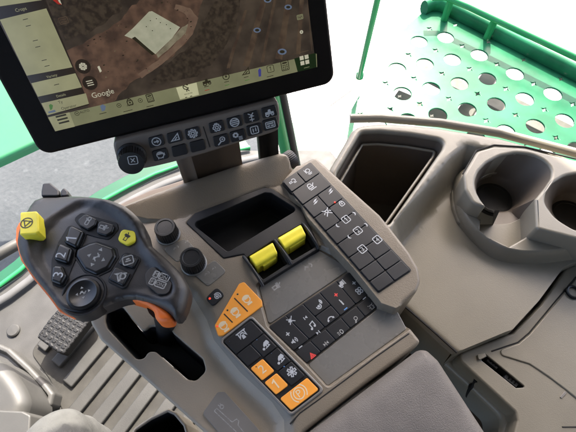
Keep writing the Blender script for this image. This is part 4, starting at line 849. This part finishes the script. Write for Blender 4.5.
# ---- cup holder
ZT = -.016
q = U(514, 190, ZT)
def ell(cx, cy, rx, ry, a0, a1, n=20): return [(cx+rx*math.cos(R_(a0+(a1-a0)*k/n)), cy-ry*math.sin(R_(a0+(a1-a0)*k/n))) for k in range(n+1)]
rim_px = [(488.5, 208.5), (481.5, 200), (476.5, 191), (475.2, 181.5), (478.5, 171.5), (487, 162.5), (500, 155.5), (516, 152.4), (532, 154), (545, 160), (552.3, 169), (551, 178), (545, 187), (535, 199)]
arc_ = P2(rim_px, ZT)
top = P2([(536.5, 228.5), (576, 238.5), (620, 247), (665, 251), (665, 184), (576, 160), (525, 148), (494, 146), (477, 151), (463.5, 174), (465, 189), (473, 203)], ZT)
topo = arc_+top
topo = fillet(topo, [.003]+[.03]*12+[.002, .004]+[.02]*4+[.02]*2+[.014, .012, .016, .012, .01], 6)
c2p = ccw(fillet(P2([(545, 203), (546.5, 193), (553, 183), (565, 175.5), (582, 172), (602, 175), (620, 184), (630, 200), (628, 218), (615, 232), (595, 235), (574, 229), (556, 218)], ZT), .03))
cup = plate('cup_holder', M_side, side, H0, topo, ZT, -.070, .0035, holes=[c2p], hd=-.03)
ZN = -.055
full1 = ccw(fillet(arc_+P2([(528, 213, -.045), (514, 220, -.045), (499, 221, -.045)]), .02))
plate('cup_base', M_side, cup, H0, base_p, ZN, -.08, .004, holes=[offs(full1, -.001), offs(c2p, .003)], hd=-.059, rh=.001)
def cup_well(loop, cc, r0, zw, ztop, zmid, zbot):
    n = 60; L = []; 
    for k in range(n):
        a = 2*math.pi*k/n; d = Vector((math.cos(a), math.sin(a))); best = None
        for i in range(len(loop)):     # where the ray from the middle meets the rim
            p, q = Vector(loop[i-1]), Vector(loop[i]); e = q-p; den = d.x*e.y-d.y*e.x
            if abs(den) < 1e-12: continue
            w_ = p-Vector(cc); t = (w_.x*e.y-w_.y*e.x)/den; u = (w_.x*d.y-w_.y*d.x)/den
            if t > 0 and -1e-6 <= u <= 1+1e-6: best = t if best is None else max(best, t)
        L.append((d, best if best else r0))
    V = []; 
    prof = [(0, 0), (.5, .52), (.9, .92), (1, 1)]
    for f_, g_ in prof:
        for d, R in L:
            zt = ztop((cc[0]+d.x*R, cc[1]+d.y*R)); rr = R+(r0-R)*f_
            V.append((cc[0]+d.x*rr, cc[1]+d.y*rr, zt+(zmid-zt)*g_))
    for rr, z in ((r0-.002, zmid-.003), (r0-.0035, zbot)):
        for d, R in L: V.append((cc[0]+d.x*rr, cc[1]+d.y*rr, z))
    m_ = len(prof)+2
    F = [(k*n+i, k*n+(i+1) % n, k*n+n+(i+1) % n, k*n+n+i) for k in range(m_-1) for i in range(n)]
    o = mesh_obj('cup_wall', V, F, M_cupin, cup, smooth=True, ang=50); rf = r0-.003
    lathe('cup_floor', M_cupfl, o, (cc[0], cc[1], zbot-.006), (0, 0, 1), [(rf, 0), (rf, .006), (rf*.82, .0064), (rf*.8, .0054), (.0005, .0054)], 40)
ca_, cb_ = Vector(arc_[0]), Vector(arc_[-1])
def zt1(p):
    e = cb_-ca_; w_ = Vector(p)-ca_; cr = e.x*w_.y-e.y*w_.x; w0 = Vector(arc_[7])-ca_
    return ZT-.003 if cr*(e.x*w0.y-e.y*w0.x) > -1e-6 else ZN-.003
q1 = U(497.5, 193, -.062); rA = (U(519, 195, -.062)-U(476, 192, -.062)).length/2
cup_well(full1, (q1.x, q1.y), rA, .002, zt1, -.064, -.075)
q2 = U(575, 211, -.062)
cup_well(c2p, (q2.x, q2.y), rA, .002, lambda p: ZT-.003, -.064, -.075)
skirt_p = smoothp(ccw(P2([(452, 184, ZM), (451.5, 206, ZM), (458.5, 227, ZM), (479, 249, ZM), (497, 263, ZM), (515, 268, ZM), (548, 267, ZM), (576, 261, ZM), (610, 256, ZM), (660, 248, ZM), (690, 235, ZM), (690, 195, ZM), (660, 180, ZM), (540, 158, ZM), (480, 158, ZM), (458, 168, ZM)])), 2)
notch = ccw(offs(ccw(arc_+P2([(536, 230, -.042), (508.3, 245.6, -.042), (488, 236, -.042), (481, 230, -.042), (480.5, 216, -.042)])), .0015))
wallp = smoothp(ccw(P2([(454, 183, -.050), (454.5, 203, -.050), (461, 222, -.050), (479.5, 241, -.050), (501.5, 254.5, -.050), (524, 258, -.050), (548, 257, -.050), (576, 253, -.050), (640, 247, -.050), (680, 235, -.050), (680, 195, -.050), (640, 182, -.050), (540, 162, -.050), (480, 162, -.050), (459, 170, -.050)])), 2)
relief('skirt', M_side, cup, skirt_p, ZM-.002, holes=[notch, offs(c2p, .004)], regions=[(wallp, -.041, .010)], step=.003, r=.0015, rh=.002, bottom=-.075, hbottom=-.06)
groove([(463, 174), (476.5, 150.3), (494, 145), (525, 147), (576, 159)], ZS+.0006, side, .0011)
# rail along the sill behind the side console
tube('sill_trim', M_side, side, [U(x, y, -.03) for x, y in ((350, 118.5), (380, 118), (440, 123), (500, 133), (576, 153), (680, 182))], .006, 10)
# cable and seat base
sbs = plate('seat_base', M_brown, None, H0, fillet(ccw(P2([(380, 300, -.16), (430, 330, -.16), (480, 375, -.16), (530, 440, -.16), (520, 520, -.16), (380, 520, -.16)])), .01), -.16, -.20, .004)
tag(sbs, 'brown plastic base in the gap between armrest pad and hatch', 'seat base')
cb = tube('cable', M_seal, None, [U(486, 372, -.12), U(481, 377, -.09), U(476, 380, -.09), U(471, 386, -.105), U(468, 393, -.13), U(466, 402, -.159)], .0028, 10)
tag(cb, 'short black cable hanging in the gap below the hatch', 'cable')
# ================================================================== CAB FLOOR AND LOWER LEFT
ZF = -.50
fl = [(-120, 380), (-60, 318), (0, 288), (22, 274), (50, 246), (80, 220), (112, 201), (150, 180), (185, 165), (240, 150), (330, 150), (420, 260), (620, 330), (620, 620), (-120, 620)]
floor = plate('floor', M_floor, None, H0, fillet(ccw(P2(fl, ZF)), .01), ZF, ZF-.05, .004)
tag(floor, kind='structure')
q = U(110, 380, ZF)
fm = thing('rubber_mat', 'grey ribbed rubber floor mat under the console', 'floor mat', (q.x, q.y, ZF))
plate('mat_base', M_matb, fm, H0, fillet(ccw(P2([(30, 352), (80, 290), (260, 250), (330, 470), (60, 470), (62, 410), (50, 380)], ZF+.003)), .02), ZF+.003, ZF-.002, .002)
d_ = U(115, 351, ZF)-U(66, 410, ZF); d_.normalize(); nrm = Vector((-d_.y, d_.x, 0))
starts = [(43, 349.5), (57, 365), (69, 385), (66, 414), (82, 428), (100, 440), (118, 452), (135, 466), (152, 480), (170, 494)]
o0 = U(*starts[2], ZF); 
for k, s in enumerate(starts):
    p = U(*s, ZF); t0 = (p-o0).dot(d_); off = (2-k)*-.0475
    a = o0+d_*t0-nrm*off*1.0; b = a+d_*(.10 if k == 0 else .42)
    pts = [a-nrm*.0125, b-nrm*.0125, b+nrm*.0125, a+nrm*.0125]
    plate('rib', M_rib, fm, H0, fillet(ccw([(v.x, v.y) for v in pts]), .003), ZF+.012, ZF+.001, .003)
q = U(14, 331, ZF)
pg = lathe('round_plug', M_floor, None, (q.x, q.y, ZF-.001), (0, 0, 1), [(.013, 0), (.013, .005), (.011, .007), (.0005, .0075)], 32); tag(pg, 'round grey plug set in the bare floor left of the pedal', 'plug')
ZP = -.44
pd = P2([(36.5, 337), (50, 318), (62, 305), (96, 308), (93, 317), (64, 354), (57, 352)], ZP)
pdir = U(64, 354, ZP)-U(36.5, 337, ZP); pdir.normalize()
def tread(P):
    u = P[:, 0]*pdir.x+P[:, 1]*pdir.y; v = -P[:, 0]*pdir.y+P[:, 1]*pdir.x
    return .0011*((np.sin(u*2*np.pi/.0115) > -.35) & (np.sin(v*2*np.pi/.0115) > -.35))
ped = relief('foot_pedal', M_sole, None, fillet(ccw(pd), .006), ZP, f=tread, step=.0018, r=.003, bottom=ZP-.02, ang=30)
tag(ped, 'black studded rubber foot pedal pad beneath the joystick', 'pedal')
q = U(20, 400, -.4)
cov = thing('pedestal_cover', 'grey moulded pedestal with a rounded flange at the lower left', 'pedestal', (q.x, q.y, ZF))
fo = P2([(-70, 345), (0, 343.5), (10, 348), (30, 366), (47, 384), (54, 393), (51, 405), (40, 413), (20, 450), (-70, 460)], -.46)
relief('flange', M_trim, cov, fillet(ccw(fo), .008), -.46, regions=[(offs(ccw(fo), -.012), -.472, .006)], step=.006, r=.006, bottom=ZF)
tube('slot', M_line, cov, [U(43, 389, -.466), U(43.5, 400, -.466)], .003, 8)
uo = P2([(-70, 352), (-20, 352), (2, 361), (16, 375), (26, 391), (29, 402), (26, 412), (10, 450), (-70, 470)], -.38)
relief('shell', M_trim, cov, smoothp(ccw(uo), 2), -.372, f=lambda P: -.0*P[:, 0], step=.006, r=.02, bottom=-.47)
bx = P2([(-70, 405), (0, 410), (22, 411), (30, 415), (26, 470), (-70, 480)], -.36)
plate('skirt', M_trim, cov, H0, fillet(ccw(bx), .006), -.362, -.47, .003)
rd = tube('grab_rail', M_trim, None, [U(-40, 280, -.22), U(-5, 257, -.22), U(12, 247, -.22), U(40, 232, -.24)], .0095, 16); tag(rd, 'short grey round rail poking out behind the joystick at the left edge', 'rail')
q = U(160, 420, -.2)
sx = thing('storage_box', 'dark open box with pale rim below the console edge', 'storage box', (q.x, q.y, -.3))
bo = fillet(ccw(P2([(128, 440), (134, 428), (150, 417), (168, 408.5), (176, 412), (186, 424), (192, 445), (160, 460)], -.2)), .006)
plate('rim', M_wing, sx, H0, bo, -.2, -.30, .002, holes=[offs(bo, -.004)], hd=-.29)
dish('inside', M_tray, sx, offs(bo, -.0042), -.202, -.29, .01)
# operator's knees
def person():
    kl = U(50, 434, -.235); kr = U(136, 466, -.235); hl = kl+Vector((-.06, -.40, .0)); hr = kr+Vector((-.10, -.38, .0)); pe = (hl+hr)/2+Vector((-.02, -.07, .02))
    al = Vector((kl.x-.02, kl.y-.01, -.47)); ar = Vector((kr.x-.02, kr.y-.01, -.47))
    kl2 = kl.lerp(hl, .35); kr2 = kr.lerp(hr, .35)
    vs = [pe, hl, kl2, kl, al, hr, kr2, kr, ar]; es = [(0, 1), (1, 2), (2, 3), (3, 4), (0, 5), (5, 6), (6, 7), (7, 8)]
    rad = [.10, .074, .058, .046, .042, .078, .062, .050, .045]
    me = bpy.data.meshes.new('person'); me.from_pydata([tuple(v) for v in vs], es, [])
    o = bpy.data.objects.new('person', me); COL.objects.link(o)
    m = o.modifiers.new('skin', 'SKIN'); m.use_smooth_shade = True
    for i, r in enumerate(rad): me.skin_vertices[0].data[i].radius = (r, r)
    me.skin_vertices[0].data[0].use_root = True
    s = o.modifiers.new('sub', 'SUBSURF'); s.levels = 4; s.render_levels = 4
    bpy.context.view_layer.update()
    m2 = bpy.data.meshes.new_from_object(o.evaluated_get(bpy.context.evaluated_depsgraph_get()))
    from mathutils import noise
    for v in m2.vertices:
        p = v.co; q = Vector((p.x*13, p.y*7, p.z*12)); q += Vector((noise.noise(q*.6), noise.noise(q*.6+Vector((5, 1, 2))), 0))*1.2
        a = noise.noise(q); v.co = p+v.normal*(.0045*(.5-abs(a)*1.6)+.0005*noise.noise(p*90))
    bpy.data.objects.remove(o)
    o = link('person', m2, M_cloth); m2.materials.clear(); m2.materials.append(M_cloth)
    tag(o, 'seated person in pale trousers, knees just showing at the lower left', 'person'); return o, kl, hl
per, kl_, hl_ = person()
# ================================================================== OUTSIDE
sill = thing('sill_trim', 'green painted cab sill curving past the floor behind the joystick', 'cab sill', tuple(U(120, 190, ZF)))
cv = [(-30, 303), (0, 285), (20, 270), (50, 242), (78, 217), (105, 199), (130, 185.5), (155, 173.5), (184, 163), (215, 154), (250, 147)]
tube('edge_strip', M_green, sill, [U(x, y, ZF+.01) for x, y in cv], .0055, 10, .6)
cv2 = [(x-6, y-9) for x, y in cv]
o_ = [U(x, y, ZF-.02) for x, y in cv2]; i_ = [U(x, y, ZF-.02) for x, y in cv]
plate('panel', M_dgreen, sill, H0, ccw([(p.x, p.y) for p in o_]+[(p.x, p.y) for p in reversed(i_)]), ZF-.02, ZF-.06, .002)
sil = [U(x+9, y+10, ZF+.012) for x, y in cv]
tube('seal', M_seal2, sill, sil, .009, 10, .5)
pil = thing('cab_pillar', 'slim green cab pillar with black rubber seal right of the keypad bar', 'pillar', tuple(U(292, 150, -.3)))
a, b = U(297, 168, -.30), UD(272, 45, .75)
tube('post', M_green, pil, [a+Vector((-.012, .008, 0)), b+Vector((-.012, .008, 0))], .012, 12)
tube('rubber_seal', M_seal, pil, [a, b], .0085, 12)
# green step platform with its round openings
ZQ = -.75
plo = P2([(300, 190), (352, 108), (392, 38), (428, 8), (440, 7), (576, 78), (760, 178), (760, 330), (300, 330)], ZQ)
plo = fillet(ccw(plo), .02)
o2 = Vector(U(472, 33, ZQ)[:2]); va = (Vector(U(574-0, 260, ZQ)[:2])*0 + (Vector(U(380+477/2.94, 203/2.94, ZQ)[:2])-Vector(U(380+270/2.94, 97/2.94, ZQ)[:2]))/2)
vc = Vector(U(380+292/2.94, 163/2.94, ZQ)[:2])-Vector(U(380+270/2.94, 97/2.94, ZQ)[:2]); vc = (Vector(U(380+368/2.94, 370/2.94, ZQ)[:2])-Vector(U(380+270/2.94, 97/2.94, ZQ)[:2])+0*va-0*vc)
# from (270,97) to (368,370): -1 step along a and +4 along c  ->  solve c
vb_ = Vector(U(380+213/2.94, 175/2.94, ZQ)[:2])-Vector(U(380+270/2.94, 97/2.94, ZQ)[:2])
vc = (vb_+va)/2
hr_ = (Vector(U(482+.0, 55.4, ZQ)[:2])-Vector(U(473.5, 55.4, ZQ)[:2])).length
circs = []; stars = []
o2 = Vector(U(380+270/2.94, 97/2.94, ZQ)[:2])
for i in range(-14, 15):
    for j in range(-4, 16):
        c = o2+va*i+vc*j
        for lst, p, r in ((circs, c, hr_), (stars, c+va*.5, hr_*.42)):
            if sdist([p], plo)[0] > r+.022:
                pp = CAM; v = Vector((p.x, p.y, ZQ))-CAM; l = MC.transposed() @ v
                x, y = CX+FPX*l.x/-l.z, CY-FPX*l.y/-l.z
                if -20 < y < 185 and 320 < x < 640:
                    n = 20 if lst is circs else 8
                    ua = va.normalized(); uw = Vector((-ua.y, ua.x))
                    lst.append([tuple(p+ua*(r*(1 if lst is circs or k % 2 == 0 else .42)*math.cos(2*math.pi*k/n))+uw*(r*(1 if lst is circs or k % 2 == 0 else .42)*math.sin(2*math.pi*k/n))) for k in range(n)])
q = U(480, 90, ZQ)
plat = thing('step_platform', 'green perforated metal step platform seen beyond the side console', 'platform', (q.x, q.y, ZQ-.1))
plate('deck', M_plat, plat, H0, plo, ZQ, ZQ-.006, .0015, holes=circs+stars, rh=.0012, seg=2)
ed = [U(x, y, ZQ+.02) for x, y in ((424, 8), (432, 4.5), (442, 5), (576, 73), (700, 137))]
tube('rolled_edge', M_plat, plat, ed, .021, 14, 1.5)
for (x0, y0), (x1, y1), wd_, zz in (((395, 95), (620, 190), .035, -.12), ((440, 150), (520, 30), .03, -.10), ((560, 170), (640, 60), .03, -.10), ((470, 20), (620, 95), .05, -.22), ((420, 60), (600, 150), .06, -.34)):  # added dark strips standing in for shaded ground below the holes
    a_, b_ = U(x0, y0, ZQ+zz), U(x1, y1, ZQ+zz); t_ = (b_-a_).normalized(); n_2 = Vector((-t_.y, t_.x, 0))*wd_
    plate('shade_strip', M_gshade, plat, H0, ccw([tuple((a_-n_2)[:2]), tuple((b_-n_2)[:2]), tuple((b_+n_2)[:2]), tuple((a_+n_2)[:2])]), ZQ+zz, ZQ+zz-.05, .004)
rl = [U(x, y, ZQ+.10) for x, y in ((432, -3), (446, -3), (470, 7), (576, 57), (700, 116))]
tube('rail', M_green, plat, rl, .013, 14)
for x, y in ((452, -3), (497, 15.5)): 
    p = U(x, y, ZQ+.10); tube('rail_bracket', M_green, plat, [p, p+Vector((0, 0, -.10))], .014, 10)
gp_ = thing('grab_post', 'thin bright green upright post left of the step platform', 'post', tuple(U(360, 77, ZQ)))
tube('upright', M_green, gp_, [U(359.5, 77, ZQ+.06), UD(382, -20, 1.1)], .0085, 12)
lathe('foot', M_green, gp_, U(359.5, 77.5, ZQ+.045), (0, 0, 1), [(.013, 0), (.013, .018), (.009, .024), (.0005, .024)], 16)
sh = plate('lower_step', M_plat, None, H0, fillet(ccw(P2([(284, 120), (300, 124), (352, 158), (330, 190), (280, 190)], -.9)), .01), -.9, -.93, .004)
tag(sh, 'green lower step panel glimpsed between the display mount and the storage bin', 'step')
fd = relief('fender', M_fend, None, smoothp(ccw(P2([(-160, 0), (-160, 235), (0, 161), (38, 143.5), (130, 100), (140, 60), (60, -20)], -.93)), 1), -.92, step=.03, r=.015, bottom=-.96)
tag(fd, 'broad green fender outside at the left behind the display', 'fender')
# ground
ZG = -2.0
def ground_mat(name, c1, c2, sc, spots):
    m = bpy.data.materials.new(name); m.use_nodes = True; nt = m.node_tree; b = nt.nodes['Principled BSDF']; b.inputs['Roughness'].default_value = .9
    g = nd(nt, 'ShaderNodeNewGeometry'); ns = []
    for s in (sc, sc*12): 
        n = nd(nt, 'ShaderNodeTexNoise'); n.inputs['Scale'].default_value = s; n.inputs['Detail'].default_value = 8; nt.links.new(g.outputs['Position'], n.inputs['Vector']); ns.append(n)
    r = nd(nt, 'ShaderNodeValToRGB'); e = r.color_ramp.elements; e[0].position = .35; e[0].color = (*c1, 1); e[1].position = .65; e[1].color = (*c2, 1)
    ad = nd(nt, 'ShaderNodeMix'); ad.inputs[0].default_value = .4; nt.links.new(ns[0].outputs['Fac'], ad.inputs[2]); nt.links.new(ns[1].outputs['Fac'], ad.inputs[3])
    nt.links.new(ad.outputs[0], r.inputs['Fac']); src = r.outputs['Color']
    n = nd(nt, 'ShaderNodeTexNoise'); n.inputs['Scale'].default_value = spots; n.inputs['Detail'].default_value = 2; nt.links.new(g.outputs['Position'], n.inputs['Vector'])
    r2 = nd(nt, 'ShaderNodeValToRGB'); e = r2.color_ramp.elements; e[0].position = .64; e[0].color = (0, 0, 0, 1); e[1].position = .85; e[1].color = (.6, .6, .6, 1)
    nt.links.new(n.outputs['Fac'], r2.inputs['Fac'])
    mx = nd(nt, 'ShaderNodeMix', data_type='RGBA'); nt.links.new(r2.outputs['Color'], mx.inputs[0]); nt.links.new(src, mx.inputs[6]); mx.inputs[7].default_value = (*[min(1, v*1.5) for v in c2], 1)
    nt.links.new(mx.outputs[2], b.inputs['Base Color'])
    bp = nd(nt, 'ShaderNodeBump'); bp.inputs['Strength'].default_value = .4; bp.inputs['Distance'].default_value = .01; nt.links.new(ns[1].outputs['Fac'], bp.inputs['Height']); nt.links.new(bp.outputs['Normal'], b.inputs['Normal'])
    return m
M_asph = ground_mat('asphalt', (.050, .057, .062), (.080, .087, .092), 3, 14)
M_conc = ground_mat('pale_concrete', (.52, .49, .46), (.64, .61, .58), 1.2, 5)
g = mesh_obj('ground', [(-300, -300, ZG), (300, -300, ZG), (300, 300, ZG), (-300, 300, ZG)], [(0, 1, 2, 3)], M_asph); tag(g, kind='structure')
e1, e2_ = U(262, 150, ZG), U(228, 20, ZG); dd = (e2_-e1); dd.normalize(); nn = Vector((dd.y, -dd.x, 0))
ps = [e1-dd*8, e1+dd*40, e1+dd*40+nn*60, e1-dd*8+nn*60]
pv = mesh_obj('pavement', [(p.x, p.y, ZG+.004) for p in ps], [(0, 1, 2, 3)], M_conc); tag(pv, kind='structure')
dpa = [U(x, y, ZG+.008) for x, y in ((292, 128), (300, 108), (322, 92), (352, 74), (362, 76), (352, 90), (330, 106), (312, 124), (300, 140))]
dpm = ground_mat('tan_soil', (.24, .19, .145), (.36, .30, .24), 4, 9)
dps = mesh_obj('dirt_strip', [tuple(p) for p in dpa], [tuple(range(len(dpa)))], dpm); tag(dps, kind='structure')
# unseen cab roof, added overhead to keep the sun off the console
SAZ, SEL = R_(51), R_(50)
sdir = Vector((math.sin(SAZ)*math.cos(SEL), math.cos(SAZ)*math.cos(SEL), math.sin(SEL)))
rf = thing('added_cab_shade', 'unseen wide grey roof on four posts, added to shade the controls', 'added sun shade', (0, 0, -.5))
box('shade_roof_panel', M_trim, rf, (-1.25, -1.15, .95), (1.115, .85, 1.05), .02)
box('light_block_wall', M_trim, rf, (-1.2, -1.12, -.6), (1.06, -1.07, .949), .01)  # unseen wall, added to block light from behind
for x, y in ((-1.15, -1.05), (1.04, -1.05), (-1.15, .78), (1.06, -.35)): tube('shade_roof_post', M_dgreen, rf, [(x, y, -.6), (x, y, .96)], .03, 12)
# ================================================================== LIGHT AND CAMERA
w = bpy.data.worlds.new('World'); S.world = w; w.use_nodes = True; nt = w.node_tree
sk_ = nd(nt, 'ShaderNodeTexSky', sky_type='NISHITA'); sk_.sun_disc = False; sk_.air_density = .7; sk_.dust_density = 4.0; sk_.ozone_density = .3; sk_.sun_elevation = SEL; sk_.sun_rotation = SAZ
bg = nt.nodes['Background']; bg.inputs['Strength'].default_value = .15; nt.links.new(sk_.outputs[0], bg.inputs['Color'])
sl = bpy.data.lights.new('sun', 'SUN'); sl.energy = 2.7; sl.angle = R_(.6); sl.color = (1, .93, .82)
so_ = bpy.data.objects.new('sun', sl); COL.objects.link(so_); so_.rotation_euler = sdir.to_track_quat('Z', 'Y').to_euler(); so_.location = (0, 0, 5)
cd = bpy.data.cameras.new('camera'); cd.sensor_width = 36; cd.sensor_fit = 'HORIZONTAL'; cd.lens = 36*FPX/576; cd.clip_start = .01; cd.clip_end = 1000
co = bpy.data.objects.new('camera', cd); COL.objects.link(co); co.matrix_world = Matrix.Translation(CAM) @ MC.to_4x4()
S.camera = co
S.render.engine = 'CYCLES'; S.cycles.max_bounces = 10; S.cycles.diffuse_bounces = 5
S.view_settings.view_transform = 'Standard'; S.view_settings.look = 'None'; S.view_settings.exposure = EXPO; S.view_settings.gamma = 1
S.render.resolution_x = 1024; S.render.resolution_y = 768
